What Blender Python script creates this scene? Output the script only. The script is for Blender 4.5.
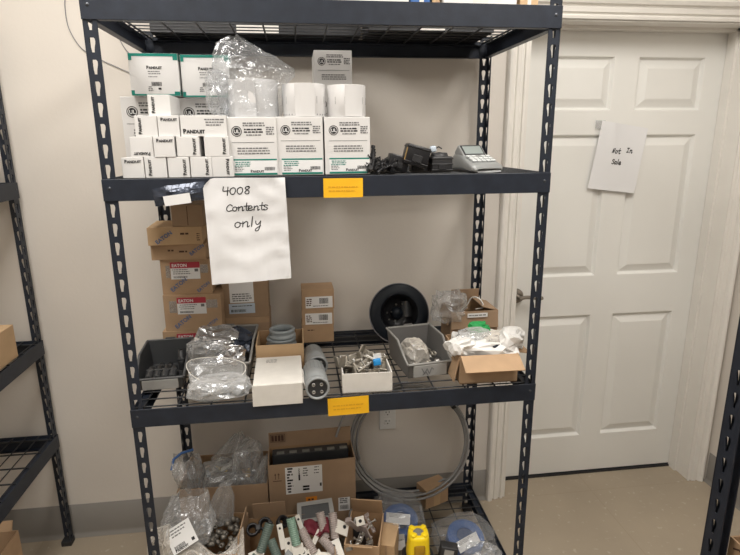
import bpy, bmesh, math, random
from mathutils import Vector, Matrix, Euler, noise

for o in list(bpy.data.objects):
    bpy.data.objects.remove(o)
S = bpy.context.scene
COL = S.collection
PI = math.pi
R = math.radians

# ------------------------------------------------------------------ camera
cam_data = bpy.data.cameras.new('camera')
cam = bpy.data.objects.new('camera', cam_data)
COL.objects.link(cam)
cam_data.sensor_width = 36.0
cam_data.lens = 548.71 / 740 * 36.0
cam_data.clip_start = 0.05
cam.location = (0.4992, -1.5158, 1.6239)
_yaw, _pitch, _roll = 0.1298, 0.2461, -0.0072
_f = Vector((math.sin(_yaw) * math.cos(_pitch), math.cos(_yaw) * math.cos(_pitch), -math.sin(_pitch)))
_r = Vector((math.cos(_yaw), -math.sin(_yaw), 0))
_u = _r.cross(_f)
_r2 = math.cos(_roll) * _r + math.sin(_roll) * _u
_u2 = -math.sin(_roll) * _r + math.cos(_roll) * _u
cam.rotation_euler = Matrix((_r2, _u2, -_f)).transposed().to_euler()
S.camera = cam

# ------------------------------------------------------------------ world, lights, exposure
W_ = bpy.data.worlds.new('world')
S.world = W_
W_.use_nodes = True
W_.node_tree.nodes['Background'].inputs[0].default_value = (0.9, 0.95, 1.0, 1)
W_.node_tree.nodes['Background'].inputs[1].default_value = 0.05
CEIL = 2.78
LAMPS = [(-0.10, -0.60, 22), (1.40, -0.62, 20), (1.45, -2.6, 7), (-0.15, -3.1, 5)]
for (lx, ly, p) in LAMPS:
    ld = bpy.data.lights.new('panel_glow', 'AREA')
    ld.shape = 'RECTANGLE'
    ld.size = 0.55
    ld.size_y = 1.15
    ld.energy = p
    ld.color = (1.0, 0.965, 0.91)
    lo = bpy.data.objects.new('panel_glow', ld)
    lo.location = (lx, ly, CEIL - 0.035)
    COL.objects.link(lo)
S.view_settings.view_transform = 'Standard'
S.view_settings.look = 'None'
S.view_settings.gamma = 1.0
S.view_settings.exposure = 0.28
S.view_settings.use_curve_mapping = False
S.cycles.transparent_max_bounces = 24

# ------------------------------------------------------------------ materials
def mat(name, color, rough=0.6, metal=0.0, var=0.0, scale=8.0, bump=0.0, bscale=60.0, spec=0.5, coords='Object', stretch=None, detail=4.0):
    m = bpy.data.materials.new(name)
    m.use_nodes = True
    nt = m.node_tree
    b = nt.nodes['Principled BSDF']
    b.inputs['Roughness'].default_value = rough
    b.inputs['Metallic'].default_value = metal
    b.inputs['Specular IOR Level'].default_value = spec
    b.inputs['Base Color'].default_value = (*color, 1)
    if var or bump:
        tc = nt.nodes.new('ShaderNodeTexCoord')
        mp = nt.nodes.new('ShaderNodeMapping')
        if stretch:
            mp.inputs['Scale'].default_value = stretch
        nt.links.new(tc.outputs[coords], mp.inputs['Vector'])
    if var:
        n = nt.nodes.new('ShaderNodeTexNoise')
        n.inputs['Scale'].default_value = scale
        n.inputs['Detail'].default_value = detail
        nt.links.new(mp.outputs['Vector'], n.inputs['Vector'])
        cr = nt.nodes.new('ShaderNodeValToRGB')
        cr.color_ramp.elements[0].position = 0.3
        cr.color_ramp.elements[1].position = 0.7
        cr.color_ramp.elements[0].color = (*[c * (1 - var) for c in color], 1)
        cr.color_ramp.elements[1].color = (*[min(1, c * (1 + var)) for c in color], 1)
        nt.links.new(n.outputs['Fac'], cr.inputs['Fac'])
        nt.links.new(cr.outputs['Color'], b.inputs['Base Color'])
    if bump:
        n2 = nt.nodes.new('ShaderNodeTexNoise')
        n2.inputs['Scale'].default_value = bscale
        n2.inputs['Detail'].default_value = 3
        nt.links.new(mp.outputs['Vector'], n2.inputs['Vector'])
        bp = nt.nodes.new('ShaderNodeBump')
        bp.inputs['Strength'].default_value = bump
        bp.inputs['Distance'].default_value = 0.004
        nt.links.new(n2.outputs['Fac'], bp.inputs['Height'])
        nt.links.new(bp.outputs['Normal'], b.inputs['Normal'])
    return m

def plastic_film(name, tint=(0.93, 0.94, 0.95), haze=0.16, shine=0.16, haze_col=(0.85, 0.86, 0.87), bscale=26.0):
    m = bpy.data.materials.new(name)
    m.use_nodes = True
    nt = m.node_tree
    nt.nodes.clear()
    out = nt.nodes.new('ShaderNodeOutputMaterial')
    tr = nt.nodes.new('ShaderNodeBsdfTransparent')
    tr.inputs['Color'].default_value = (*tint, 1)
    df = nt.nodes.new('ShaderNodeBsdfDiffuse')
    df.inputs['Color'].default_value = (*haze_col, 1)
    gl = nt.nodes.new('ShaderNodeBsdfGlossy')
    gl.inputs['Roughness'].default_value = 0.24
    gl.inputs['Color'].default_value = (0.80, 0.82, 0.86, 1)
    tc = nt.nodes.new('ShaderNodeTexCoord')
    wn = nt.nodes.new('ShaderNodeTexNoise')
    wn.inputs['Scale'].default_value = 14
    nt.links.new(tc.outputs['Object'], wn.inputs['Vector'])
    wm = nt.nodes.new('ShaderNodeMix')
    wm.data_type = 'RGBA'
    wm.blend_type = 'LINEAR_LIGHT'
    wm.inputs[0].default_value = 0.05
    nt.links.new(tc.outputs['Object'], wm.inputs[6])
    nt.links.new(wn.outputs['Color'], wm.inputs[7])
    vo = nt.nodes.new('ShaderNodeTexVoronoi')
    vo.feature = 'DISTANCE_TO_EDGE'
    vo.inputs['Scale'].default_value = bscale
    nt.links.new(wm.outputs[2], vo.inputs['Vector'])
    no = nt.nodes.new('ShaderNodeMath')
    no.operation = 'POWER'
    no.inputs[1].default_value = 0.6
    nt.links.new(vo.outputs['Distance'], no.inputs[0])
    bp = nt.nodes.new('ShaderNodeBump')
    bp.inputs['Strength'].default_value = 0.36
    bp.inputs['Distance'].default_value = 0.012
    nt.links.new(no.outputs[0], bp.inputs['Height'])
    nt.links.new(bp.outputs['Normal'], gl.inputs['Normal'])
    lw = nt.nodes.new('ShaderNodeLayerWeight')
    lw.inputs['Blend'].default_value = 0.35
    nt.links.new(bp.outputs['Normal'], lw.inputs['Normal'])
    m1 = nt.nodes.new('ShaderNodeMixShader')
    mr = nt.nodes.new('ShaderNodeMath')
    mr.operation = 'MULTIPLY_ADD'
    mr.inputs[1].default_value = haze * 1.6
    mr.inputs[2].default_value = haze * 0.6
    nt.links.new(lw.outputs['Facing'], mr.inputs[0])
    nt.links.new(mr.outputs[0], m1.inputs[0])
    nt.links.new(tr.outputs[0], m1.inputs[1])
    nt.links.new(df.outputs[0], m1.inputs[2])
    m2 = nt.nodes.new('ShaderNodeMixShader')
    m2.inputs[0].default_value = shine
    nt.links.new(m1.outputs[0], m2.inputs[1])
    nt.links.new(gl.outputs[0], m2.inputs[2])
    nt.links.new(m2.outputs[0], out.inputs[0])
    return m

M = {}
M['wall'] = mat('painted_wall', (0.68, 0.635, 0.58), 0.75, var=0.025, scale=3, bump=0.10, bscale=90)
M['wall_far'] = mat('far_wall_darkened', (0.30, 0.28, 0.26), 0.8)  # unseen wall, made darker to cut the light it bounces back
M['ceiling'] = mat('ceiling_paint', (0.78, 0.76, 0.72), 0.9)
M['cove'] = mat('rubber_cove', (0.215, 0.20, 0.18), 0.55, var=0.06, scale=5)
M['door'] = mat('door_paint', (0.76, 0.755, 0.725), 0.38, var=0.015, scale=4)
M['trim'] = mat('trim_paint', (0.76, 0.735, 0.69), 0.4, var=0.02, scale=9)
M['rack'] = mat('rack_powder_coat', (0.019, 0.024, 0.036), 0.45, spec=0.35, var=0.18, scale=25, bump=0.08, bscale=260)
M['wire'] = mat('deck_wire', (0.022, 0.024, 0.028), 0.45)
M['rivet'] = mat('rivet_steel', (0.06, 0.065, 0.075), 0.4, 0.6)
M['card'] = mat('cardboard', (0.45, 0.300, 0.180), 0.8, var=0.09, scale=14, bump=0.05, bscale=120)
M['card2'] = mat('cardboard_tan', (0.55, 0.375, 0.215), 0.8, var=0.07, scale=12)
M['card3'] = mat('cardboard_dull', (0.36, 0.245, 0.155), 0.82, var=0.10, scale=10)
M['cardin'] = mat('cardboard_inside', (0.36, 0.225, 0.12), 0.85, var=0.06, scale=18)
M['carton'] = mat('white_carton', (0.70, 0.69, 0.68), 0.55, var=0.02, scale=12)
M['cartonin'] = mat('carton_grey_inside', (0.42, 0.37, 0.31), 0.8, var=0.05)
M['oldwhite'] = mat('scuffed_white_carton', (0.70, 0.675, 0.63), 0.7, var=0.05, scale=26)
M['paper'] = mat('paper', (0.74, 0.74, 0.75), 0.7, bump=0.12, bscale=24)
M['ink'] = mat('black_ink', (0.012, 0.012, 0.014), 0.5)
M['teal'] = mat('teal_ink', (0.0, 0.20, 0.155), 0.5)
M['grey_ink'] = mat('grey_ink', (0.16, 0.16, 0.165), 0.6)
M['white_ink'] = mat('label_white', (0.82, 0.82, 0.82), 0.5)
M['red_ink'] = mat('label_red', (0.45, 0.035, 0.06), 0.5)
M['blue_ink'] = mat('blue_print', (0.10, 0.16, 0.30), 0.6)
M['orange_ink'] = mat('orange_sticker', (0.85, 0.30, 0.03), 0.5)
M['pale_ink'] = mat('pale_blue_label', (0.55, 0.63, 0.72), 0.5)
M['brown_ink'] = mat('dark_brown_print', (0.09, 0.045, 0.03), 0.7)
M['yellow'] = mat('yellow_tag', (0.92, 0.50, 0.012), 0.55, var=0.03, scale=30)
M['yellow_dark'] = mat('yellow_tag_print', (0.72, 0.36, 0.01), 0.6)
M['black'] = mat('black_plastic', (0.012, 0.012, 0.014), 0.32)
M['blackm'] = mat('black_matt_plastic', (0.02, 0.02, 0.022), 0.5, var=0.2, scale=40)
M['darkgrey'] = mat('charcoal_plastic', (0.035, 0.037, 0.04), 0.42)
M['bin_dark'] = mat('dark_bin_plastic', (0.055, 0.058, 0.062), 0.42, var=0.1, scale=9)
M['bin'] = mat('grey_bin_plastic', (0.155, 0.15, 0.145), 0.45, var=0.06, scale=9)
M['bin_rim'] = mat('worn_bin_edge', (0.27, 0.265, 0.25), 0.5, var=0.1, scale=20)
M['bin_dark_rim'] = mat('dark_bin_edge', (0.085, 0.087, 0.09), 0.5, var=0.1, scale=20)
M['bin_label'] = mat('bin_label_strip', (0.33, 0.325, 0.31), 0.5, var=0.05, scale=30)
M['pvc'] = mat('grey_pvc', (0.28, 0.295, 0.30), 0.38, var=0.06, scale=20)
M['ring'] = mat('grey_ring_plastic', (0.25, 0.28, 0.295), 0.35, var=0.04)
M['dish'] = mat('black_dish', (0.006, 0.009, 0.014), 0.34, spec=0.22)
M['silver'] = mat('silver_metal', (0.52, 0.51, 0.49), 0.3, 1.0, var=0.12, scale=30)
M['steel'] = mat('zinc_steel', (0.40, 0.37, 0.32), 0.42, 0.75, var=0.18, scale=45)
M['dull_steel'] = mat('dull_steel', (0.24, 0.22, 0.19), 0.5, 0.6, var=0.2, scale=60)
M['nickel'] = mat('satin_nickel', (0.30, 0.275, 0.245), 0.3, 1.0)
M['conduit'] = mat('conduit_grey', (0.27, 0.27, 0.27), 0.4, 0.3)
M['foil'] = mat('silver_foil', (0.62, 0.62, 0.63), 0.22, 0.9, var=0.25, scale=35, bump=0.7, bscale=50)
M['antistatic'] = mat('antistatic_film', (0.05, 0.06, 0.085), 0.16, 0.35, var=0.5, scale=25, bump=0.8, bscale=40)
M['film'] = plastic_film('clear_film', haze=0.20, shine=0.13, haze_col=(0.78, 0.78, 0.77))
M['film_hazy'] = plastic_film('hazy_film', haze=0.30, shine=0.13, haze_col=(0.70, 0.70, 0.69))
M['film_thin'] = plastic_film('thin_film', haze=0.09, shine=0.12)
M['film_milky'] = plastic_film('milky_film', haze=0.56, shine=0.09, haze_col=(0.72, 0.67, 0.60))
M['white_film'] = mat('white_plastic_sheet', (0.80, 0.79, 0.77), 0.35, bump=0.5, bscale=30)
M['roll'] = mat('white_roll', (0.70, 0.69, 0.685), 0.5)
M['blue'] = mat('blue_tape', (0.035, 0.12, 0.36), 0.5)
M['blue_core'] = mat('dark_blue_core', (0.02, 0.06, 0.17), 0.5)
M['bright_blue'] = mat('blue_plug', (0.02, 0.26, 0.62), 0.4)
M['green'] = mat('green_plastic', (0.02, 0.36, 0.09), 0.5)
M['pale_green'] = mat('pale_green_plastic', (0.20, 0.31, 0.245), 0.45, var=0.08, scale=50)
M['grey_green'] = mat('grey_green_plastic', (0.11, 0.15, 0.13), 0.5, var=0.1, scale=50)
M['pinkgrey'] = mat('dusty_pink_grey', (0.36, 0.305, 0.285), 0.5, var=0.1, scale=40)
M['maroon'] = mat('maroon_cloth', (0.13, 0.010, 0.022), 0.7)
M['ivory'] = mat('ivory_plastic', (0.72, 0.69, 0.63), 0.45)
M['device_yellow'] = mat('yellow_device', (0.92, 0.66, 0.01), 0.35)
M['device_window'] = mat('amber_window', (0.45, 0.25, 0.01), 0.3)
M['outlet'] = mat('outlet_white', (0.70, 0.70, 0.69), 0.4)
M['printer'] = mat('device_silver_grey', (0.33, 0.34, 0.34), 0.35, 0.35)
M['lcd'] = mat('lcd_grey_green', (0.30, 0.34, 0.33), 0.25)
M['key'] = mat('pale_keys', (0.60, 0.62, 0.62), 0.35)
M['cord'] = mat('grey_wire', (0.20, 0.20, 0.22), 0.5)
M['gold'] = mat('brass_edge', (0.60, 0.42, 0.18), 0.35, 0.8)
M['stamp'] = mat('olive_grey', (0.20, 0.20, 0.18), 0.6, var=0.2, scale=60)

def emis(name, col, s):
    m = bpy.data.materials.new(name)
    m.use_nodes = True
    b = m.node_tree.nodes['Principled BSDF']
    b.inputs['Base Color'].default_value = (*col, 1)
    b.inputs['Emission Color'].default_value = (*col, 1)
    b.inputs['Emission Strength'].default_value = s
    return m
M['diffuser'] = emis('lamp_diffuser', (1, 0.94, 0.86), 3.0)

def floor_material():
    m = mat('vinyl_floor', (0.36, 0.30, 0.225), 0.5, var=0.10, scale=2.2, detail=8)
    nt = m.node_tree
    b = nt.nodes['Principled BSDF']
    src = b.inputs['Base Color'].links[0].from_socket
    tc = nt.nodes.new('ShaderNodeTexCoord')
    n = nt.nodes.new('ShaderNodeTexNoise')
    n.inputs['Scale'].default_value = 38
    n.inputs['Detail'].default_value = 6
    nt.links.new(tc.outputs['Object'], n.inputs['Vector'])
    cr = nt.nodes.new('ShaderNodeValToRGB')
    cr.color_ramp.elements[0].position = 0.62
    cr.color_ramp.elements[1].position = 0.74
    cr.color_ramp.elements[0].color = (0, 0, 0, 1)
    cr.color_ramp.elements[1].color = (1, 1, 1, 1)
    nt.links.new(n.outputs['Fac'], cr.inputs['Fac'])
    mx = nt.nodes.new('ShaderNodeMix')
    mx.data_type = 'RGBA'
    nt.links.new(cr.outputs['Color'], mx.inputs[0])
    nt.links.new(src, mx.inputs[6])
    mx.inputs[7].default_value = (0.47, 0.41, 0.33, 1)
    br = nt.nodes.new('ShaderNodeTexBrick')
    br.offset = 0.0
    br.inputs['Scale'].default_value = 1.0
    br.inputs['Brick Width'].default_value = 0.61
    br.inputs['Row Height'].default_value = 0.61
    br.inputs['Mortar Size'].default_value = 0.002
    br.inputs['Color1'].default_value = (1, 1, 1, 1)
    br.inputs['Color2'].default_value = (0.96, 0.96, 0.96, 1)
    br.inputs['Mortar'].default_value = (0.90, 0.89, 0.87, 1)
    nt.links.new(tc.outputs['Object'], br.inputs['Vector'])
    ml = nt.nodes.new('ShaderNodeMix')
    ml.data_type = 'RGBA'
    ml.blend_type = 'MULTIPLY'
    ml.inputs[0].default_value = 1
    nt.links.new(mx.outputs[2], ml.inputs[6])
    nt.links.new(br.outputs['Color'], ml.inputs[7])
    nt.links.new(ml.outputs[2], b.inputs['Base Color'])
    return m
M['floor'] = floor_material()

# ------------------------------------------------------------------ mesh helpers
class MB:
    def __init__(s):
        s.v, s.f, s.m, s.s = [], [], [], []
    def add(s, vs, fs, m=0, smooth=False, mtx=None):
        o = len(s.v)
        if mtx is not None:
            vs = [mtx @ Vector(q) for q in vs]
        s.v += [tuple(q) for q in vs]
        for f in fs:
            s.f.append([i + o for i in f])
            s.m.append(m)
            s.s.append(smooth)
        return s
    def box(s, a, b, m=0, mtx=None):
        x0, y0, z0 = a
        x1, y1, z1 = b
        vs = [(x0, y0, z0), (x1, y0, z0), (x1, y1, z0), (x0, y1, z0), (x0, y0, z1), (x1, y0, z1), (x1, y1, z1), (x0, y1, z1)]
        fs = [(0, 3, 2, 1), (4, 5, 6, 7), (0, 1, 5, 4), (1, 2, 6, 5), (2, 3, 7, 6), (3, 0, 4, 7)]
        return s.add(vs, fs, m, False, mtx)
    def bbox(s, a, b, r=0.002, m=0, mtx=None, seg=2):
        bm = bmesh.new()
        bmesh.ops.create_cube(bm, size=1)
        for v in bm.verts:
            v.co = Vector([(a[i] + b[i]) / 2 + v.co[i] * (b[i] - a[i]) for i in range(3)])
        bmesh.ops.bevel(bm, geom=bm.edges[:], offset=r, segments=seg, affect='EDGES', profile=0.5)
        bm.verts.index_update()
        s.add([v.co.copy() for v in bm.verts], [[v.index for v in f.verts] for f in bm.faces], m, seg > 2, mtx)
        bm.free()
        return s
    def quad(s, a, b, c, d, m=0, mtx=None):
        return s.add([a, b, c, d], [(0, 1, 2, 3)], m, False, mtx)
    def prism(s, poly, h, m=0, mtx=None):          # polygon in xy, extruded 0..h in z
        n = len(poly)
        vs = [(x, y, 0) for x, y in poly] + [(x, y, h) for x, y in poly]
        fs = [list(range(n))[::-1], list(range(n, 2 * n))] + [(i, (i + 1) % n, n + (i + 1) % n, n + i) for i in range(n)]
        return s.add(vs, fs, m, False, mtx)
    def cyl(s, p0, p1, r, n=16, m=0, r2=None, caps=True, mtx=None):
        p0, p1 = Vector(p0), Vector(p1)
        r2 = r if r2 is None else r2
        q = (p1 - p0).to_track_quat('Z', 'Y').to_matrix()
        a = [p0 + q @ Vector((r * math.cos(2 * PI * i / n), r * math.sin(2 * PI * i / n), 0)) for i in range(n)]
        b = [p1 + q @ Vector((r2 * math.cos(2 * PI * i / n), r2 * math.sin(2 * PI * i / n), 0)) for i in range(n)]
        s.add(a + b, [(i, (i + 1) % n, n + (i + 1) % n, n + i) for i in range(n)], m, True, mtx)
        if caps:
            s.add(a, [list(range(n))[::-1]], m, False, mtx)
            s.add(b, [list(range(n))], m, False, mtx)
        return s
    def lathe(s, prof, n=32, m=0, mtx=None, smooth=True, close=False):   # (r, z) profile about z
        vs, fs = [], []
        for (r, z) in prof:
            for i in range(n):
                vs.append((r * math.cos(2 * PI * i / n), r * math.sin(2 * PI * i / n), z))
        k = len(prof)
        for j in range(k if close else k - 1):
            jj = (j + 1) % k
            for i in range(n):
                fs.append((j * n + i, j * n + (i + 1) % n, jj * n + (i + 1) % n, jj * n + i))
        return s.add(vs, fs, m, smooth, mtx)
    def tube(s, path, r, n=8, m=0, closed=False, mtx=None, caps=True):
        path = [Vector(p) for p in path]
        k = len(path)
        vs, fs = [], []
        up = None
        for i, p in enumerate(path):
            if closed:
                t = path[(i + 1) % k] - path[i - 1]
            else:
                t = path[min(i + 1, k - 1)] - path[max(i - 1, 0)]
            t.normalize()
            if up is None:
                up = Vector((0, 0, 1)) if abs(t.z) < 0.9 else Vector((1, 0, 0))
            side = t.cross(up)
            if side.length < 1e-5:
                side = t.orthogonal()
            side.normalize()
            up = side.cross(t).normalized()
            for j in range(n):
                a = 2 * PI * j / n
                vs.append(p + r * (math.cos(a) * side + math.sin(a) * up))
        for i in range(k if closed else k - 1):
            ii = (i + 1) % k
            for j in range(n):
                fs.append((i * n + j, ii * n + j, ii * n + (j + 1) % n, i * n + (j + 1) % n))
        s.add(vs, fs, m, True, mtx)
        if not closed and caps:
            s.add(vs[:n], [list(range(n))], m, False, mtx)
            s.add(vs[-n:], [list(range(n))[::-1]], m, False, mtx)
        return s
    def grid(s, fn, nu, nv, m=0, smooth=True, mtx=None, wrap=False):
        vs = [fn(i / (nu if wrap else nu), j / nv) for j in range(nv + 1) for i in range(nu + (0 if wrap else 1))]
        w = nu if wrap else nu + 1
        fs = []
        for j in range(nv):
            for i in range(nu):
                fs.append((j * w + i, j * w + (i + 1) % w, (j + 1) * w + (i + 1) % w, (j + 1) * w + i))
        return s.add(vs, fs, m, smooth, mtx)
    def build(s, name, mats, parent=None, loc=None, rot=None):
        me = bpy.data.meshes.new(name)
        me.from_pydata(s.v, [], s.f)
        if not isinstance(mats, (list, tuple)):
            mats = [mats]
        for q in mats:
            me.materials.append(M[q] if isinstance(q, str) else q)
        me.polygons.foreach_set('material_index', s.m)
        me.polygons.foreach_set('use_smooth', s.s)
        me.update()
        o = bpy.data.objects.new(name, me)
        COL.objects.link(o)
        if parent is not None:
            o.parent = parent
        if loc is not None:
            o.location = loc
        if rot is not None:
            o.rotation_euler = rot
        return o

def tag(o, label, cat, group=None):
    o['label'] = label
    o['category'] = cat
    if group:
        o['group'] = group
    return o
def thing(name, label, cat, loc=(0, 0, 0), rot=(0, 0, 0), group=None):
    o = bpy.data.objects.new(name, None)
    o.empty_display_size = 0.03
    COL.objects.link(o)
    o.location = loc
    o.rotation_euler = rot if isinstance(rot, (tuple, list, Euler)) else (0, 0, rot)
    return tag(o, label, cat, group)
def struct(o):
    o['kind'] = 'structure'
    return o
def T(x, y, z):
    return Matrix.Translation((x, y, z))
def RX(a):
    return Matrix.Rotation(a, 4, 'X')
def RY(a):
    return Matrix.Rotation(a, 4, 'Y')
def RZ(a):
    return Matrix.Rotation(a, 4, 'Z')

# ------------------------------------------------------------------ printing: lettering and marks laid on a face
_glyph = {}
def text_geo(s, bold=0.0):
    key = (s, bold)
    if key not in _glyph:
        cu = bpy.data.curves.new('t', 'FONT')
        cu.body = s
        cu.size = 1.0
        cu.offset = bold
        cu.resolution_u = 2
        ob = bpy.data.objects.new('t', cu)
        me = bpy.data.meshes.new_from_object(ob)
        _glyph[key] = ([(v.co.x, v.co.y) for v in me.vertices], [list(p.vertices) for p in me.polygons])
        bpy.data.objects.remove(ob)
        bpy.data.curves.remove(cu)
        bpy.data.meshes.remove(me)
    return _glyph[key]
INKS = ['ink', 'teal', 'grey_ink', 'white_ink', 'red_ink', 'blue_ink', 'orange_ink', 'pale_ink', 'brown_ink', 'yellow_dark']
INK, TEAL, GREY, WHITE, RED, BLUE, ORANGE, PALE, BROWN, YDARK = range(10)
class Print:
    """u to the right, v up, w out of the face; layers keep marks apart"""
    def __init__(s, mtx):
        s.mb, s.mtx = MB(), mtx
    def w(s, layer):
        return 0.0004 + 0.0003 * layer
    def rect(s, u0, v0, u1, v1, m=INK, layer=1):
        w = s.w(layer)
        s.mb.quad((u0, v0, w), (u1, v0, w), (u1, v1, w), (u0, v1, w), m, s.mtx)
        return s
    def text(s, body, u, v, size, m=INK, bold=0.0, ang=0.0, align='l', layer=2, sx=1.0):
        vs, fs = text_geo(body, bold)
        xs = [q[0] for q in vs]
        wd = (max(xs) - min(xs)) if xs else 0
        off = {'l': 0, 'c': -wd / 2, 'r': -wd}[align]
        c, sn = math.cos(ang), math.sin(ang)
        out = []
        for x, y in vs:
            x = (x + off) * size * sx
            y = y * size
            out.append((u + x * c - y * sn, v + x * sn + y * c, s.w(layer)))
        s.mb.add(out, fs, m, False, s.mtx)
        return s
    def logo(s, u, v, size, m=INK, ang=0.0):                      # the maker's wordmark, big first letter and small capitals
        s.text('P', u, v, size * 1.25, m, 0.045, ang)
        k = size * 0.70
        s.text('ANDUIT', u + k * math.cos(ang), v + k * math.sin(ang), size, m, 0.045, ang)
        return s
    def ring(s, u, v, r0, r1, m=INK, n=28, layer=1):
        vs = [(u + r * math.cos(2 * PI * i / n), v + r * math.sin(2 * PI * i / n), s.w(layer)) for r in (r0, r1) for i in range(n)]
        s.mb.add(vs, [(i, n + i, n + (i + 1) % n, (i + 1) % n) for i in range(n)], m, False, s.mtx)
        return s
    def disc(s, u, v, r, m=INK, n=24, layer=1):
        s.mb.add([(u + r * math.cos(2 * PI * i / n), v + r * math.sin(2 * PI * i / n), s.w(layer)) for i in range(n)], [list(range(n))], m, False, s.mtx)
        return s
    def lines(s, u0, v, u1, n, pitch, h, m=GREY, seed=1, layer=1, ragged=0.25):    # rows of small print
        rd = random.Random(seed)
        for k in range(n):
            x = u0 + rd.random() * (u1 - u0) * ragged * 0.4
            xe = u1 - rd.random() * (u1 - u0) * ragged
            while x < xe:
                w = h * rd.uniform(1.0, 3.6)
                s.rect(x, v - k * pitch, min(x + w, xe), v - k * pitch + h, m, layer)
                x += w + h * 0.55
        return s
    def barcode(s, u0, v0, u1, v1, m=INK, seed=3, layer=2):
        rd = random.Random(seed)
        x = u0
        while x < u1:
            w = (u1 - u0) * rd.uniform(0.012, 0.04)
            s.rect(x, v0, min(x + w, u1), v1, m, layer)
            x += w + (u1 - u0) * rd.uniform(0.012, 0.035)
        return s
    def stroke(s, pts, w, m=INK, layer=2):
        for (x0, y0), (x1, y1) in zip(pts[:-1], pts[1:]):
            d = Vector((x1 - x0, y1 - y0))
            if d.length < 1e-7:
                continue
            d.normalize()
            nx, ny = -d.y * w / 2, d.x * w / 2
            ex, ey = d.x * w * 0.35, d.y * w * 0.35
            z = s.w(layer)
            s.mb.quad((x0 - ex + nx, y0 - ey + ny, z), (x0 - ex - nx, y0 - ey - ny, z), (x1 + ex - nx, y1 + ey - ny, z), (x1 + ex + nx, y1 + ey + ny, z), m, s.mtx)
        return s
    def build(s, name, parent):
        return s.mb.build(name, INKS, parent)
def front_face(y, x=0.0, z=0.0):        # face looking to -y
    return T(x, y, z) @ RX(PI / 2)

# ------------------------------------------------------------------ the room
XL, XR, YW, YB = -1.16, 2.425, 0.629, -3.7
DX0, DX1, DH, DY = 1.405, 2.335, 2.058, 0.754     # door opening and the depth of the door face
def wall(name, a, b, m='wall'):
    return struct(MB().box(a, b).build(name, m))
struct(MB().box((XL - 0.1, YB - 0.1, -0.05), (XR + 0.1, 1.2, 0)).build('floor', 'floor'))
struct(MB().box((XL - 0.1, YB - 0.1, CEIL), (XR + 0.1, 1.2, CEIL + 0.05)).build('ceiling', 'ceiling'))
wb = MB()
wb.box((XL - 0.1, YW, 0), (DX0 - 0.02, YW + 0.14, CEIL))
wb.box((DX1 + 0.02, YW, 0), (XR + 0.1, YW + 0.14, CEIL))
wb.box((DX0 - 0.02, YW, DH + 0.03), (DX1 + 0.02, YW + 0.14, CEIL))
struct(wb.build('wall_back', 'wall'))
wall('wall_left', (XL - 0.1, YB, 0), (XL, YW, CEIL))
wall('wall_right', (XR, YB, 0), (XR + 0.1, YW, CEIL))
wall('wall_front', (XL - 0.1, YB - 0.1, 0), (XR + 0.1, YB, CEIL), 'wall_far')
def cove(name, p0, p1, nrm):
    p0, p1, nrm = Vector(p0), Vector(p1), Vector(nrm)
    mb = MB()
    prof = [(0.0, 0.150), (0.003, 0.149), (0.004, 0.02), (0.008, 0.010), (0.016, 0.003), (0.018, 0.0)]
    vs = [q + nrm * d + Vector((0, 0, z)) for q in (p0, p1) for d, z in prof]
    n = len(prof)
    mb.add(vs, [(i, i + 1, n + i + 1, n + i) for i in range(n - 1)], 0, True)
    return struct(mb.build(name, 'cove'))
cove('baseboard_back', (XL, YW, 0), (1.312, YW, 0), (0, -1, 0))
cove('baseboard_left', (XL, YB, 0), (XL, YW, 0), (1, 0, 0))
cove('baseboard_right', (XR, YB, 0), (XR, YW - 0.02, 0), (-1, 0, 0))
cove('baseboard_front', (XL, YB, 0), (XR, YB, 0), (0, 1, 0))

# door frame: jambs, stops and stepped casing
jm = MB()
jm.box((DX0 - 0.02, YW - 0.004, 0), (DX0, YW + 0.14, DH + 0.02))
jm.box((DX1, YW - 0.004, 0), (DX1 + 0.02, YW + 0.14, DH + 0.02))
jm.box((DX0 - 0.02, YW - 0.004, DH), (DX1 + 0.02, YW + 0.14, DH + 0.03))
jm.box((DX0, DY - 0.050, 0), (DX0 + 0.012, DY - 0.002, DH))
jm.box((DX1 - 0.012, DY - 0.050, 0), (DX1, DY - 0.002, DH))
jm.box((DX0, DY - 0.050, DH - 0.012), (DX1, DY - 0.002, DH))
struct(jm.build('trim_1', 'trim'))
CAS = [(0.0, 0.010), (0.010, 0.012), (0.012, 0.005), (0.018, 0.005), (0.024, 0.012), (0.040, 0.014), (0.044, 0.008), (0.049, 0.010), (0.053, 0.019), (0.066, 0.024), (0.074, 0.022), (0.079, 0.014), (0.080, 0.0)]
def casing(name, p0, p1, out, m0, m1):
    """profile swept from p0 to p1; 'out' points away from the opening; m0/m1 mitre slopes"""
    p0, p1, out = Vector(p0), Vector(p1), Vector(out)
    d = (p1 - p0).normalized()
    mb = MB()
    vs = []
    for q, k in ((p0, m0), (p1, m1)):
        for a, t in CAS:
            vs.append(q + out * a + d * (a * k) + Vector((0, -t * 1.25, 0)))
    n = len(CAS)
    mb.add(vs, [(i, i + 1, n + i + 1, n + i) for i in range(n - 1)], 0, False)
    return struct(mb.build(name, 'trim'))
CX0, CX1, CZ = DX0 - 0.014, DX1 - 0.006, DH + 0.006
casing('trim_2', (CX0, YW, 0), (CX0, YW, CZ), (-1, 0, 0), 0, 1)
casing('trim_3', (CX1, YW, 0), (CX1, YW, CZ), (1, 0, 0), 0, 1)
casing('trim_4', (CX0, YW, CZ), (CX1, YW, CZ), (0, 0, 1), -1, 1)

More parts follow.
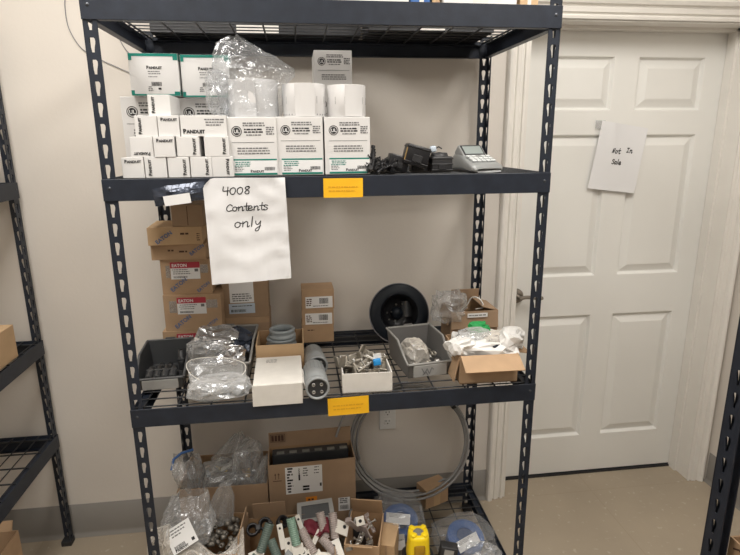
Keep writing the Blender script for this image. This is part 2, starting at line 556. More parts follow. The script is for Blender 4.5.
# six-panel door
def build_door():
    root = bpy.data.objects.new('door_1', None)
    COL.objects.link(root)
    root.location = (DX0 + 0.003, DY, 0.014)
    struct(root)
    w, h = DX1 - DX0 - 0.006, DH - 0.018
    xs = [(0.115, 0.420), (0.524, 0.829)]
    zs = [(0.195, 0.818), (1.002, 1.625), (1.722, 1.938)]
    mb = MB()
    gx = [0, xs[0][0], xs[0][1], xs[1][0], xs[1][1], w]
    gz = [0, zs[0][0], zs[0][1], zs[1][0], zs[1][1], zs[2][0], zs[2][1], h]
    for i in range(5):
        for j in range(7):
            x0, x1, z0, z1 = gx[i], gx[i + 1], gz[j], gz[j + 1]
            if i in (1, 3) and j in (1, 3, 5):
                rings = [(0, 0), (0.003, 0.001), (0.010, 0.014), (0.014, 0.015), (0.046, 0.002), (0.050, 0.0015)]
                vs = []
                for ins, dep in rings:
                    vs += [(x0 + ins, dep, z0 + ins), (x1 - ins, dep, z0 + ins), (x1 - ins, dep, z1 - ins), (x0 + ins, dep, z1 - ins)]
                fs = []
                for k in range(len(rings) - 1):
                    for q in range(4):
                        fs.append((k * 4 + q, k * 4 + (q + 1) % 4, k * 4 + 4 + (q + 1) % 4, k * 4 + 4 + q))
                e = (len(rings) - 1) * 4
                fs.append((e, e + 1, e + 2, e + 3))
                mb.add(vs, fs)
            else:
                mb.quad((x0, 0, z0), (x1, 0, z0), (x1, 0, z1), (x0, 0, z1))
    mb.box((0, 0.0155, 0), (w, 0.04, h))
    mb.quad((0, 0, h), (w, 0, h), (w, 0.04, h), (0, 0.04, h))
    mb.quad((0, 0, 0), (0, 0, h), (0, 0.04, h), (0, 0.04, 0))
    mb.quad((w, 0, h), (w, 0, 0), (w, 0.04, 0), (w, 0.04, h))
    mb.build('door_leaf', 'door', root)
    hm = MB()
    hx, hz = 0.048, 0.924
    hm.lathe([(0.0, 0.016), (0.026, 0.016), (0.033, 0.010), (0.034, 0.0)], 28, 0, T(hx, 0, hz) @ RX(PI / 2))
    hm.cyl((hx, -0.01, hz), (hx, -0.055, hz), 0.011, 16)
    path = []
    for k in range(13):
        t = k / 12
        path.append((hx - 0.006 + 0.112 * t, -0.055 + 0.010 * math.sin(t * PI) + (0.012 * max(0, t - 0.85) / 0.15), hz + 0.004 * math.sin(t * 5)))
    hm.tube(path, 0.0085, 10)
    hm.build('lever_handle', 'nickel', root)
    return root
build_door()
struct(MB().box((DX0, DY - 0.01, 0), (DX1, DY + 0.045, 0.008)).build('trim_5', 'blackm'))
struct(MB().box((DX0 - 0.3, DY + 0.05, 0), (DX1 + 0.3, DY + 0.06, CEIL)).build('wall_beyond', 'blackm'))

# ceiling lamps
for i, (lx, ly, p) in enumerate(LAMPS):
    where = ['over the aisle by the left rack', 'nearest the door', 'at the right of the far end of the room', 'at the left of the far end of the room'][i]
    t = thing('ceiling_light', 'white rectangular ceiling light panel ' + where, 'ceiling light', (lx, ly, CEIL), 0, 'ceiling light panels')
    fr = MB()
    for a, b in (((-0.32, -0.62, -0.025), (-0.285, 0.62, 0)), ((0.285, -0.62, -0.025), (0.32, 0.62, 0)), ((-0.285, -0.62, -0.025), (0.285, -0.585, 0)), ((-0.285, 0.585, -0.025), (0.285, 0.62, 0))):
        fr.box(a, b)
    fr.build('frame', 'trim', t)
    MB().box((-0.285, -0.585, -0.015), (0.285, 0.585, -0.002)).build('diffuser', 'diffuser', t)

# wall outlet
ot = thing('wall_outlet', 'white double electrical outlet on the wall behind the coiled cable', 'outlet', (0.851, YW, 0.452))
MB().bbox((-0.036, -0.006, -0.058), (0.036, 0, 0.058), 0.003).build('cover_plate', 'outlet', ot)
for dz in (0.021, -0.021):
    so = MB()
    so.bbox((-0.017, -0.008, dz - 0.0145), (0.017, -0.004, dz + 0.0145), 0.0035)
    s_ = so.build('socket', 'outlet', ot)
    sl = MB()
    sl.box((-0.0085, -0.0085, dz + 0.001), (-0.0055, -0.0078, dz + 0.009))
    sl.box((0.0055, -0.0085, dz + 0.001), (0.008, -0.0078, dz + 0.009))
    sl.cyl((0, -0.0085, dz - 0.007), (0, -0.0078, dz - 0.007), 0.0028, 10)
    sl.build('slots', 'ink', s_)

# wires on the wall
wp = [(-0.262, 2.25), (-0.250, 2.13), (-0.256, 2.06), (-0.252, 2.00), (-0.226, 1.945), (-0.194, 1.918), (-0.150, 1.895), (-0.10, 1.872), (-0.04, 1.845), (0.04, 1.80)]
def smooth_path(pts, n=6):
    out = []
    for i in range(len(pts) - 1):
        p0, p1, p2, p3 = [Vector(pts[max(0, min(len(pts) - 1, i + k))]) for k in (-1, 0, 1, 2)]
        for k in range(n):
            t = k / n
            out.append(0.5 * ((2 * p1) + (p2 - p0) * t + (2 * p0 - 5 * p1 + 4 * p2 - p3) * t * t + (3 * p1 - p0 - 3 * p2 + p3) * t ** 3))
    out.append(Vector(pts[-1]))
    return out
tag(MB().tube([(p[0], YW - 0.004, p[1]) for p in smooth_path([(a, b, 0) for a, b in wp])], 0.0014, 6).build('loose_wire', 'cord'),
    'thin grey wire looping down the wall left of the rack top', 'wire')
tag(MB().tube([(p[0], YW - 0.004, p[1]) for p in smooth_path([(-0.10, 2.12, 0), (-0.096, 2.0, 0), (-0.088, 1.962, 0), (-0.066, 1.925, 0), (-0.02, 1.89, 0), (0.05, 1.86, 0)])], 0.0014, 6).build('loose_wire', 'cord'),
    'thin grey wire hanging just behind the left green-cornered carton', 'wire')

# ------------------------------------------------------------------ shelving racks
PW, PT = 0.034, 0.0022
PITCH = 0.0508
KEY = [(0.0068, 0.013), (0.0074, 0.0085), (0.0070, 0.003), (0.0050, -0.004), (0.0036, -0.012), (0.0032, -0.018), (-0.0032, -0.018), (-0.0036, -0.012), (-0.0050, -0.004), (-0.0070, 0.003), (-0.0074, 0.0085), (-0.0068, 0.013), (-0.0040, 0.016), (0.0040, 0.016)]
def slotted(mb, mtx, height, width=PW, off=0.0):
    """a strip of steel, x 0..width, z 0..height, punched with keyholes all the way up"""
    n = int(height / PITCH)
    z0 = 0.0
    k = len(KEY)
    for c in range(n + 1):
        za, zb = c * PITCH, min((c + 1) * PITCH, height)
        zc = za + PITCH / 2 + off
        if zb - za < PITCH * 0.95:
            mb.box((0, 0, za), (width, PT, zb), 0, mtx)
            continue
        cx, hw, hh = width / 2, width / 2, PITCH / 2
        mid = za + hh
        outer = []
        for (a, b) in KEY:
            ax, bz = a / 0.0074, (b + 0.001) / 0.017
            s_ = 1.0 / max(abs(ax), abs(bz))
            outer.append((max(-1, min(1, ax * s_)), max(-1, min(1, bz * s_))))
        # make sure the four corners belong to the outline
        for (qx, qz) in ((1, 1), (1, -1), (-1, -1), (-1, 1)):
            best = min(range(k), key=lambda i: (outer[i][0] - qx) ** 2 + (outer[i][1] - qz) ** 2)
            outer[best] = (qx, qz)
        vs = []
        for y in (0, PT):
            vs += [(cx + hw * a, y, mid + hh * b) for a, b in outer]
            vs += [(cx + a, y, zc + b) for a, b in KEY]
        fs = []
        for i in range(k):
            j = (i + 1) % k
            fs.append((i, j, k + j, k + i))
            fs.append((2 * k + i, 3 * k + i, 3 * k + j, 2 * k + j))
            fs.append((k + i, k + j, 3 * k + j, 3 * k + i))
            fs.append((i, 2 * k + i, 2 * k + j, j))
        mb.add(vs, fs, 0, False, mtx)

def build_rack(label, loc, rz, Wd, Dp, Ht, levels, hb=0.0565, PW=PW, boxed=False):
    t = thing('storage_rack', label, 'shelving rack', loc, rz)
    for ix in (0, 1):
        for iy in (0, 1):
            mb = MB()
            x0 = 0 if ix == 0 else Wd - PW
            y0 = 0.0 if iy == 0 else Dp - PT
            slotted(mb, T(x0, y0, 0), Ht, PW)
            xs = 0 if ix == 0 else Wd - PT
            ys = 0 if iy == 0 else Dp - PW
            slotted(mb, T(xs, ys, 0) @ RZ(PI / 2) @ T(0, -PT, 0), Ht, PW, 0)
            if boxed:
                yb = 0.020 if iy == 0 else Dp - 0.022
                mb.box((x0 + PT, yb, 0), (x0 + PW, yb + 0.002, Ht))
            p = mb.build('post', 'rack', t)
            xa, ya = (-0.003, -0.003 if iy == 0 else Dp - PW - 0.002)
            xa = -0.003 if ix == 0 else Wd - PW - 0.002
            MB().bbox((xa, ya, 0), (xa + PW + 0.005, ya + PW + 0.005, 0.022), 0.002).build('foot_cap', 'blackm', p)
    for z in levels:
        b = hb
        # front and rear beams: plate, top ledge and bottom lip
        for iy in (0, 1):
            mb = MB()
            s_ = 1 if iy == 0 else -1
            yo = -0.004 if iy == 0 else Dp + 0.004
            def yy(a):
                return yo + s_ * a
            def bx(a0, z0, a1, z1, x0=-0.001, x1=Wd + 0.001):
                y0, y1 = sorted((yy(a0), yy(a1)))
                mb.bbox((x0, y0, z0), (x1, y1, z1), 0.0008, seg=1)
            bx(0, z - b, 0.003, z)
            bx(0.003, z - 0.014, 0.026, z - 0.011, PW, Wd - PW)
            bx(0.003, z - b, 0.020, z - b + 0.0025, PW, Wd - PW)
            bm_ = mb.build('beam', 'rack', t)
            for x in (0.017, Wd - 0.017):
                MB().lathe([(0.0, 0.0016), (0.0035, 0.0012), (0.0048, 0.0)], 12, 0, T(x, yo, z - b * 0.42) @ RX(PI / 2 * s_)).build('rivet', 'rivet', bm_)
        for ix in (0, 1):
            mb = MB()
            x0 = 0.003 if ix == 0 else Wd - 0.006
            mb.bbox((x0, PT, z - b), (x0 + 0.003, Dp - PT, z), 0.0008, seg=1)
            xi = (x0 + 0.003, x0 + 0.022) if ix == 0 else (x0 - 0.019, x0)
            mb.box((xi[0], PW, z - 0.014), (xi[1], Dp - PW, z - 0.011))
            mb.box((xi[0], PW, z - b), (xi[1], Dp - PW, z - b + 0.0025))
            mb.build('side_beam', 'rack', t)
        wd = MB()
        n = int(round((Dp - 0.03) / 0.048))
        for k in range(n + 1):
            y = 0.016 + (Dp - 0.032) * k / n
            wd.cyl((0.008, y, z - 0.0022), (Wd - 0.008, y, z - 0.0022), 0.0022, 6)
        n = int(round((Wd - 0.06) / 0.0985))
        for k in range(n + 1):
            x = 0.03 + (Wd - 0.06) * k / n
            wd.cyl((x, 0.006, z - 0.0072), (x, Dp - 0.006, z - 0.0072), 0.0030, 6)
        wd.build('wire_deck', 'wire', t)
    return t
Z1, Z2, Z3, Z4 = 0.128, 0.8756, 1.529, 1.967
RW, RD = 1.22, 0.575
build_rack('tall black steel wire-deck shelving rack full of parts in front of the door', (0, 0, 0), 0, RW, RD, 1.985, [Z1, Z2, Z3, Z4])
build_rack('black steel rack along the left wall with a brown carton on its shelf', (-0.487, -0.62, 0), PI / 2, 1.22, 0.60, 1.985, [0.496, 0.893, 1.486])
build_rack('black steel rack in the near right corner, its slotted post close to the lens', (1.386, -0.555, 0), -PI / 2, 1.22, 0.575, 1.985, [0.128, 0.60, 1.45, 1.967], PW=0.046, boxed=True)

# ------------------------------------------------------------------ builders for the things on the shelves
def closed_box(name, label, cat, loc, w, d, h, rz=0, m='card', group=None, bevel=0.0015, seam=True, part='carton_body'):
    """origin at the middle of the base of the front face; front looks to -y"""
    t = thing(name, label, cat, loc, rz, group)
    mb = MB()
    mb.bbox((-w / 2, 0, 0), (w / 2, d, h), bevel)
    mb.build(part, m, t)
    return t
def seam_strip(t, w, d, h, m='card2'):
    MB().box((-0.022, -0.0006, h * 0.55), (0.022, -0.0001, h)).box((-0.022, -0.0006, h), (0.022, d, h + 0.0006)).build('packing_tape', m, t)

SMALL = 'small white end-on cartons'
def small_carton(label, x, z, y, w=0.055, h=0.0535, d=0.19, rz=0.0, style='up'):
    t = closed_box('small_carton', label, 'carton', (x, y, z), w, d, h, rz, 'carton', SMALL, 0.0012)
    p = Print(front_face(0, 0, 0))
    hw = w / 2
    k = 0.0094
    if style == 'up':
        p.logo(-hw + 0.008, h - 0.014, k)
    elif style == 'down':
        p.logo(hw - 0.008, 0.013, k, ang=PI)
    elif style == 'left':
        p.logo(-hw + 0.017, 0.006, k, ang=PI / 2)
    elif style == 'right':
        p.logo(hw - 0.009, 0.006, k, ang=PI / 2)
    elif style == 'rdown':
        p.logo(hw - 0.018, h - 0.006, k, ang=-PI / 2)
    elif style == 'wide':
        p.logo(-hw + 0.006, 0.008, 0.0125)
        p.lines(hw - 0.058, h - 0.012, hw - 0.004, 3, 0.007, 0.0032, GREY, 4)
    p.build('printed_logo', t)
    return t

# ---- shelf three (white cartons)
row1 = [(0.0715, 'up', 'leftmost carton of the bottom row, logo reading level'), (0.1295, 'left', 'second carton of the bottom row, logo running up its left edge'),
        (0.1885, 'right', 'third carton of the bottom row, logo running up its right side'), (0.2470, 'right', 'fourth carton of the bottom row, between two with upright side logos'),
        (0.3030, 'rdown', 'last carton of the bottom row, touching the first big marked carton')]
for x, st, lb in row1:
    small_carton('small white ' + lb, x, Z3, 0.03, style=st, w=0.0555, rz=R(random.Random(int(x * 1e4)).uniform(-1, 1)))
row2 = [(0.0980, 'down', 0.058, 'carton with upside-down logo, left end of the second row', 0.034), (0.1565, 'up', 0.053, 'carton with level logo at its top, second in the second row', 0.028),
        (0.2170, 'right', 0.058, 'carton third along the second row, logo up its right edge', 0.030), (0.2910, 'right', 0.064, 'wider carton at the right end of the second row', 0.030)]
for x, st, w, lb, y in row2:
    small_carton('small white ' + lb, x, Z3 + 0.0538, y, w=w, style=st, h=0.0525)
row3 = [(0.1130, 'left', 0.057, 'carton at the left of the third row, logo up its left side', 0.040), (0.1710, 'up', 0.054, 'carton with level logo in the middle of the third row', 0.036),
        (0.2600, 'wide', 0.119, 'long carton lying sideways at the right of the third row', 0.038)]
for x, st, w, lb, y in row3:
    small_carton(('small white ' if w < 0.1 else 'white ') + lb, x, Z3 + 0.1066, y, w=w, style=st, h=0.0535, d=0.16)
small_carton('small white carton alone on top of the third row, logo up its left side', 0.1465, Z3 + 0.1604, 0.060, style='left', w=0.057, h=0.0535, d=0.13)

def marked_carton(label, x, y, z, w, d, h, rz=0, with_label=True, mirrored=False):
    t = closed_box('marked_carton', label, 'carton', (x, y, z), w, d, h, rz, 'carton', 'big white marked cartons', 0.0015)
    p = Print(front_face(0))
    hw = w / 2
    s_ = w / 0.130
    cx, cy, r = -hw + 0.026 * s_, h - 0.036 * s_, 0.0135 * s_
    p.ring(cx, cy, r * 0.86, r, INK)
    p.disc(cx, cy, r * 0.70, INK, layer=1)
    p.text('UL', cx, cy - r * 0.33, r * 0.95, WHITE, 0.02, align='c')
    p.lines(cx + r * 1.2, h - 0.017 * s_, hw - 0.030 * s_, 2, 0.006 * s_, 0.0034 * s_, GREY, 7, ragged=0.08)
    p.lines(cx + r * 1.4, h - 0.033 * s_, hw - 0.033 * s_, 2, 0.0066 * s_, 0.0036 * s_, INK, 8, ragged=0.08)
    p.lines(cx + r * 1.8, h - 0.047 * s_, hw - 0.040 * s_, 1, 0.006 * s_, 0.0030 * s_, GREY, 9, ragged=0.05)
    p.lines(hw - 0.029 * s_, h - 0.028 * s_, hw - 0.005 * s_, 4, 0.0055 * s_, 0.0032 * s_, GREY, 10, ragged=0.2)
    p.rect(-hw + 0.012, h - 0.0652 * s_, hw - 0.008, h - 0.0640 * s_, GREY)
    p.lines(-hw + 0.024 * s_, h - 0.081 * s_, hw - 0.020 * s_, 3, 0.0068 * s_, 0.0032 * s_, GREY, 11, ragged=0.10)
    if with_label:
        lb = (-hw + 0.012, 0.003, hw - 0.003, 0.046)
        p.rect(*lb, WHITE, 1)
        p.rect(lb[0], lb[3] - 0.004, lb[2], lb[3], TEAL, 2)
        p.rect(lb[0], lb[1], lb[2], lb[1] + 0.005, TEAL, 2)
        p.lines(lb[0] + 0.004, lb[3] - 0.010, lb[0] + 0.055, 3, 0.005, 0.0026, TEAL, 12, layer=2)
        p.lines(lb[0] + 0.004, lb[1] + 0.019, lb[0] + 0.030, 3, 0.0045, 0.0022, GREY, 13, layer=2)
        p.logo(lb[0] + 0.046, lb[1] + 0.0065, 0.0082)
        p.barcode(hw - 0.037, lb[1] + 0.012, hw - 0.010, lb[1] + 0.021)
    p.build('printed_label', t)
    return t
marked_carton('big white marked carton at the left of the front row, under the bagged roll', 0.3835, 0.048, Z3, 0.1335, 0.20, 0.156, R(-0.6))
marked_carton('big white marked carton in the middle of the front row of three', 0.5120, 0.054, Z3, 0.1275, 0.20, 0.157, R(0.3))
marked_carton('big white marked carton at the right end of the front row, beside the black fittings', 0.6440, 0.058, Z3, 0.1275, 0.20, 0.156)
marked_carton('white marked carton standing behind the left end of the small cartons', 0.0740, 0.245, Z3, 0.155, 0.20, 0.222, 0, False)
marked_carton('white marked carton standing behind the middle of the small cartons', 0.2355, 0.245, Z3, 0.155, 0.20, 0.219, 0, False)
marked_carton('white marked carton at the back, base of the rear stack behind the rolls', 0.6280, 0.30, Z3, 0.128, 0.20, 0.240, 0, False)
marked_carton('greyish white marked carton topmost at the back behind the white rolls', 0.6250, 0.30, Z3 + 0.240, 0.118, 0.20, 0.124, 0, False)

def green_carton(label, x, y, z, w, d, h, rz, h2=None):
    t = closed_box('green_cornered_carton', label, 'carton', (x, y, z), w, d, h, rz, 'carton', 'green cornered cartons', 0.0015)
    p = Print(front_face(0))
    hw = w / 2
    p.rect(-hw + 0.001, h - 0.008, hw - 0.001, h - 0.0005, TEAL)
    p.rect(-hw + 0.001, h - 0.019, -hw + 0.010, h - 0.008, TEAL)
    p.rect(hw - 0.014, h - 0.018, hw - 0.001, h - 0.008, TEAL)
    p.rect(-hw + 0.001, 0.0005, hw - 0.001, 0.005, TEAL)
    p.rect(-hw + 0.001, 0.005, -hw + 0.010, 0.015, TEAL)
    p.rect(hw - 0.016, 0.005, hw - 0.001, 0.012, TEAL)
    p.logo(-0.020, h - 0.042, 0.0095)
    p.lines(-0.018, h - 0.050, 0.022, 2, 0.006, 0.0025, GREY, 21)
    p.lines(-0.020, h - 0.064, 0.010, 1, 0.006, 0.002, GREY, 22)
    p.barcode(-0.010, h - 0.088, 0.018, h - 0.077)
    p.lines(-0.020, h - 0.092, -0.006, 3, 0.005, 0.0025, GREY, 23)
    p.rect(0.008, h - 0.098, 0.016, h - 0.093, INK)
    p.build('printed_label', t)
    sd = Print(T(hw, 0, 0) @ RZ(PI / 2) @ RX(PI / 2))
    sd.rect(0.0005, h - 0.02, 0.03, h - 0.001, TEAL)
    sd.rect(0.0005, 0.001, 0.02, 0.016, TEAL)
    sd.build('side_corner_print', t)
    return t
green_carton('white carton with green corners, left of the pair on the very top', 0.1070, 0.215, Z3 + 0.222, 0.136, 0.17, 0.115, R(1))
green_carton('white carton with green corners, right of the pair, half behind the clear bag', 0.2480, 0.225, Z3 + 0.219, 0.138, 0.17, 0.117, R(-1.5))

# white label rolls
def label_roll(label, x, y, z, r, h, slots=True, seed=1):
    t = thing('label_roll', label, 'roll', (x, y, z), R(seed * 17), 'white rolls on the marked cartons')
    mb = MB()
    mb.lathe([(0.022, 0), (r - 0.001, 0), (r, 0.001), (r, h - 0.001), (r - 0.001, h), (0.022, h), (0.020, h - 0.002), (0.020, 0.002)], 56, 0, close=True)
    mb.build('wound_strip', 'roll', t)
    if slots:
        sl = MB()
        for k in range(36):
            a = 2 * PI * k / 36
            sl.box((-0.0004, -0.0003, h * 0.40), (0.0004, 0.0003, h * 0.62), 0, RZ(a) @ T(r, 0, 0) @ RZ(PI / 2)) if k % 3 == 0 else None
            sl.box((-0.001, -0.0003, 0.004), (0.001, 0.0003, 0.008), 0, RZ(a) @ T(r, 0, 0) @ RZ(PI / 2)) if seed == 2 else None
        sl.build('perforation_marks', 'grey_ink', t)
    tail = MB()
    a0 = R(-150)
    tail.grid(lambda u, v: ((r + 0.0008 + 0.004 * u * u) * math.cos(a0 + u * 0.9), (r + 0.0008 + 0.004 * u * u) * math.sin(a0 + u * 0.9), 0.001 + v * (h - 0.002)), 10, 1)
    tail.build('loose_end', 'roll', t)
    return t
ZR = Z3 + 0.1565
label_roll('white label roll inside the clear bag on the left marked carton', 0.3870, 0.135, ZR, 0.0690, 0.100, False, 1)
label_roll('white roll with bottom tick marks in the middle of the three rolls', 0.5290, 0.120, ZR + 0.001, 0.0600, 0.088, True, 2)
label_roll('white roll with short slots at the right end of the rolls', 0.6480, 0.118, ZR + 0.0005, 0.0545, 0.086, True, 3)

# ------------------------------------------------------------------ crumpled bags
def crumple(dims, seed, amp=0.16, sub=4, p=0.7, freq=2.2):
    """a crushed pillow: broad folds with sharp valleys and flat facets"""
    bm = bmesh.new()
    bmesh.ops.create_icosphere(bm, subdivisions=min(sub, 3) if max(dims) < 0.3 else sub, radius=1.0)
    sd = Vector((seed * 3.1, seed * 1.7, seed * 2.3))
    rj = random.Random(seed)
    for v in bm.verts:
        n = v.co.normalized()
        n = (n + Vector((rj.uniform(-1, 1), rj.uniform(-1, 1), rj.uniform(-1, 1))) * 0.055).normalized()
        q = Vector([math.copysign(abs(c) ** p, c) for c in n])
        w = n + 0.35 * Vector((noise.noise(n * 1.5 + sd), noise.noise(n * 1.5 - sd), noise.noise(n * 1.5 + 2 * sd)))
        k = 1 + amp * (0.55 - 2.6 * abs(noise.noise(w * freq * 0.75 + sd)) + 0.9 * noise.noise(n * 1.1 - sd))
        q = Vector((q.x * dims[0] / 2 * k, q.y * dims[1] / 2 * k, q.z * dims[2] / 2 * k))
        q.z += dims[2] / 2
        if q.z < 0.001:
            q.z = 0.001
        v.co = q
    bm.verts.index_update()
    vs = [v.co.copy() for v in bm.verts]
    fs = [[v.index for v in f.verts] for f in bm.faces]
    bm.free()
    return vs, fs
def sack(mb, rings, seed, amp=0.006, n=44, steps=5, p=0.6, m=0, bottom=True, tilt=0.0):
    """open-mouthed bag: rings (x, y, z, rx, ry) from the base up"""
    sd = Vector((seed * 2.3, seed, seed * 1.9))
    rj = random.Random(int(seed * 10))
    pts = []
    for i in range(len(rings) - 1):
        for k in range(steps):
            t = k / steps
            pts.append([rings[i][q] * (1 - t) + rings[i + 1][q] * t for q in range(5)])
    pts.append(list(rings[-1]))
    zt = rings[-1][2]
    vs = []
    for j, (cx, cy, z, rx, ry) in enumerate(pts):
        for i in range(n):
            a = 2 * PI * i / n
            c, s_ = math.cos(a), math.sin(a)
            x = cx + rx * math.copysign(abs(c) ** p, c)
            y = cy + ry * math.copysign(abs(s_) ** p, s_)
            nv = Vector((c * 1.5, s_ * 1.5, z * 7)) + sd
            k = amp * (0.6 - 2.2 * abs(noise.noise(nv * 1.5)) + 0.7 * noise.noise(nv * 0.8) + rj.uniform(-.12, .12)) * min(1, j / 3)
            f = (z / zt) ** 2
            zz = z + (0 if j < len(pts) - 4 else amp * 1.4 * noise.noise(Vector((c * 1.5, s_ * 1.5, seed * 5.0)))) - tilt * f * (x - rings[-1][0])
            vs.append((x + c * k, y + s_ * k, zz))
    fs = [(j * n + i, j * n + (i + 1) % n, (j + 1) * n + (i + 1) % n, (j + 1) * n + i) for j in range(len(pts) - 1) for i in range(n)]
    if bottom:
        fs.append(list(range(n))[::-1])
    mb.add(vs, fs, m, False)
    return mb
def crumpled_bag(name, label, loc, dims, seed, m='film', rz=0, amp=0.16, group=None, p=0.7, cat='bag', freq=2.2, sub=4):
    vs, fs = crumple(dims, seed, amp, sub, p, freq)
    o = MB().add(vs, fs, 0, False).build(name, m, None, loc, (0, 0, rz))
    return tag(o, label, cat, group)
def label_part(parent, mtx, w, h, seed=1, red=0.0, blue=0.0, name='printed_label', bars=True, ink=GREY):
    p = Print(mtx)
    p.rect(-w / 2, -h / 2, w / 2, h / 2, WHITE, 1)
    if red:
        p.rect(-w / 2, h / 2 - red, w / 2, h / 2, RED, 2)
    p.lines(-w / 2 + w * 0.06, h / 2 - red - h * 0.14, w / 2 - w * 0.06, 3, h * 0.12, h * 0.05, ink, seed, layer=2, ragged=0.5)
    if bars:
        p.barcode(-w / 2 + w * 0.12, -h / 2 + h * 0.10, -w / 2 + w * 0.55, -h / 2 + h * 0.28, INK, seed)
    return p

# clear bag round the first roll
cb = thing('clear_bag', 'big clear plastic bag standing around the left white roll', 'bag', (0.3870, 0.135, ZR - 0.0005))
mbag = MB()
sack(mbag, [(0, 0, 0.0, 0.076, 0.076), (-0.004, 0, 0.04, 0.084, 0.078), (-0.008, 0, 0.09, 0.096, 0.080), (0.004, 0, 0.125, 0.106, 0.076), (0.004, 0, 0.155, 0.104, 0.055), (-0.014, 0, 0.185, 0.072, 0.032), (-0.032, 0, 0.212, 0.020, 0.012)], 3.3, 0.013, n=48, p=0.8, tilt=0.30)
mbag.build('film', 'film_thin', cb)
crumpled_bag('clear_bag', 'loose fold of clear plastic bag hanging left of the bagged roll', (0.2930, 0.125, Z3 + 0.1606), (0.060, 0.10, 0.12), 7, 'film', 0, 0.2)

# black fittings
def clip_mesh(seed):
    rd = random.Random(seed)
    mb = MB()
    mb.cyl((0, 0, 0.005), (0.024, 0, 0.006), 0.0045, 10)
    mb.bbox((-0.008, -0.006, 0), (0.006, 0.006, 0.012), 0.0015)
    mb.cyl((0.024, 0, 0.006), (0.030, 0, 0.006), 0.006, 10)
    mb.tube([(-0.004, 0, 0.010), (-0.010, 0.004, 0.018), (-0.004, 0.010, 0.022), (0.002, 0.008, 0.014)], 0.0022, 6)
    return mb
clip0 = None
rd = random.Random(5)
spots = []
for k in range(34):
    u = rd.random()
    x = 0.704 + 0.105 * u
    hmax = max(0.0, 0.024 - 0.02 * abs(u - 0.45))
    spots.append((x, 0.035 + 0.13 * rd.random(), Z3 + rd.random() * hmax, (rd.uniform(-.5, .5), rd.uniform(-.5, .5), rd.uniform(0, 6.28))))
for k in range(5):
    spots.append((0.714 + 0.005 * rd.random(), 0.060 + 0.004 * k, Z3 + 0.012 + 0.008 * k, (0.2, -1.2, rd.uniform(0, 3))))
for (x, y, z, ro) in spots:
    if clip0 is None:
        clip0 = clip_mesh(1).build('wire_clip', 'black')
        o = clip0
    else:
        o = clip0.copy()
        COL.objects.link(o)
    o.location = (x, y, z + 0.004)
    o.rotation_euler = ro
    tag(o, 'tiny black plastic clip in the heap beside the right marked carton', 'clip', 'heap of tiny black clips')

def connector(label, loc, rot, w, d, h, ribs, m='black', gold=False, cap=False):
    t = thing('plug_housing', label, 'connector', loc, rot, 'black plug housings')
    mb = MB()
    mb.bbox((-w / 2, -d / 2, 0), (w / 2, d / 2, h), 0.004, seg=3)
    for k in range(ribs):
        z = h * (0.12 + 0.72 * k / max(1, ribs - 1))
        mb.bbox((-w / 2 - 0.0015, -d / 2 - 0.0015, z), (w / 2 + 0.0015, d / 2 + 0.0015, z + 0.004), 0.001, seg=1)
    mb.build('housing', m, t)
    if gold:
        g = MB()
        g.box((-w / 2 - 0.0018, -d / 2 - 0.0005, 0.010), (-w / 2 + 0.001, -d / 2 + 0.002, h - 0.012))
        g.build('metal_edge', 'gold', t)
    lt = MB()
    lt.bbox((-w * 0.2, -d / 2 - 0.003, h * 0.2), (w * 0.2, -d / 2 - 0.0005, h * 0.55), 0.001)
    lt.build('latch', 'blackm', t)
    if cap:
        c = MB()
        c.lathe([(0, 0.012), (w * 0.36, 0.010), (w * 0.42, 0.0)], 24, 0, T(0, 0, h))
        c.build('cap', 'blackm', t)
    return t
connector('smooth black plug housing leaning at the left of the three', (0.787, 0.095, Z3 + 0.006), (0, R(14), 0), 0.058, 0.05, 0.046, 0)
connector('black housing with a metal edge, tilted upright in the middle', (0.838, 0.085, Z3 + 0.020), (0, R(15), 0), 0.070, 0.05, 0.058, 2, 'black', True)
connector('black flat housing lying under the tilted middle one', (0.862, 0.120, Z3), (0, 0, 0), 0.050, 0.05, 0.024, 1, 'blackm')
connector('ribbed black housing with a domed cap, right of the three', (0.918, 0.098, Z3), (0, R(0), R(8)), 0.064, 0.055, 0.046, 3, 'blackm', False, True)
gp = thing('clear_plug', 'small pale clear plug perched on the ribbed black housing', 'plug', (0.899, 0.094, Z3 + 0.0575), (0, R(-10), 0))
MB().bbox((-0.008, -0.006, 0), (0.010, 0.008, 0.018), 0.004, seg=3).build('plug_body', 'pale_ink', gp)
MB().tube([(0.010, 0, 0.010), (0.018, 0, 0.013), (0.026, -0.004, 0.006)], 0.002, 6).build('wire_tail', 'black', gp)

# desk label printer
pr = thing('label_printer', 'silver-grey keypad device with a small screen at the right end of the shelf', 'label printer', (1.054, 0.052, Z3), R(15))
pr.scale = (0.93, 0.93, 0.93)
def loft(mb, st, n=32, p=0.45, m=0, z0=0.0):
    vs = []
    for (y, w, h) in st:
        for i in range(n):
            a = 2 * PI * i / n
            c, s_ = math.cos(a), math.sin(a)
            vs.append((w / 2 * math.copysign(abs(c) ** p, c), y, z0 + h / 2 + h / 2 * math.copysign(abs(s_) ** p, s_)))
    k = len(st)
    fs = [(j * n + i, j * n + (i + 1) % n, (j + 1) * n + (i + 1) % n, (j + 1) * n + i) for j in range(k - 1) for i in range(n)]
    fs += [list(range(n)), list(range((k - 1) * n, k * n))[::-1]]
    mb.add(vs, fs, m, True)
mb = MB()
loft(mb, [(-0.006, 0.09, 0.012), (0.0, 0.108, 0.022), (0.02, 0.116, 0.030), (0.055, 0.108, 0.042), (0.085, 0.098, 0.056), (0.115, 0.092, 0.064), (0.140, 0.092, 0.058), (0.150, 0.084, 0.040)])
mb.build('case', 'printer', pr)
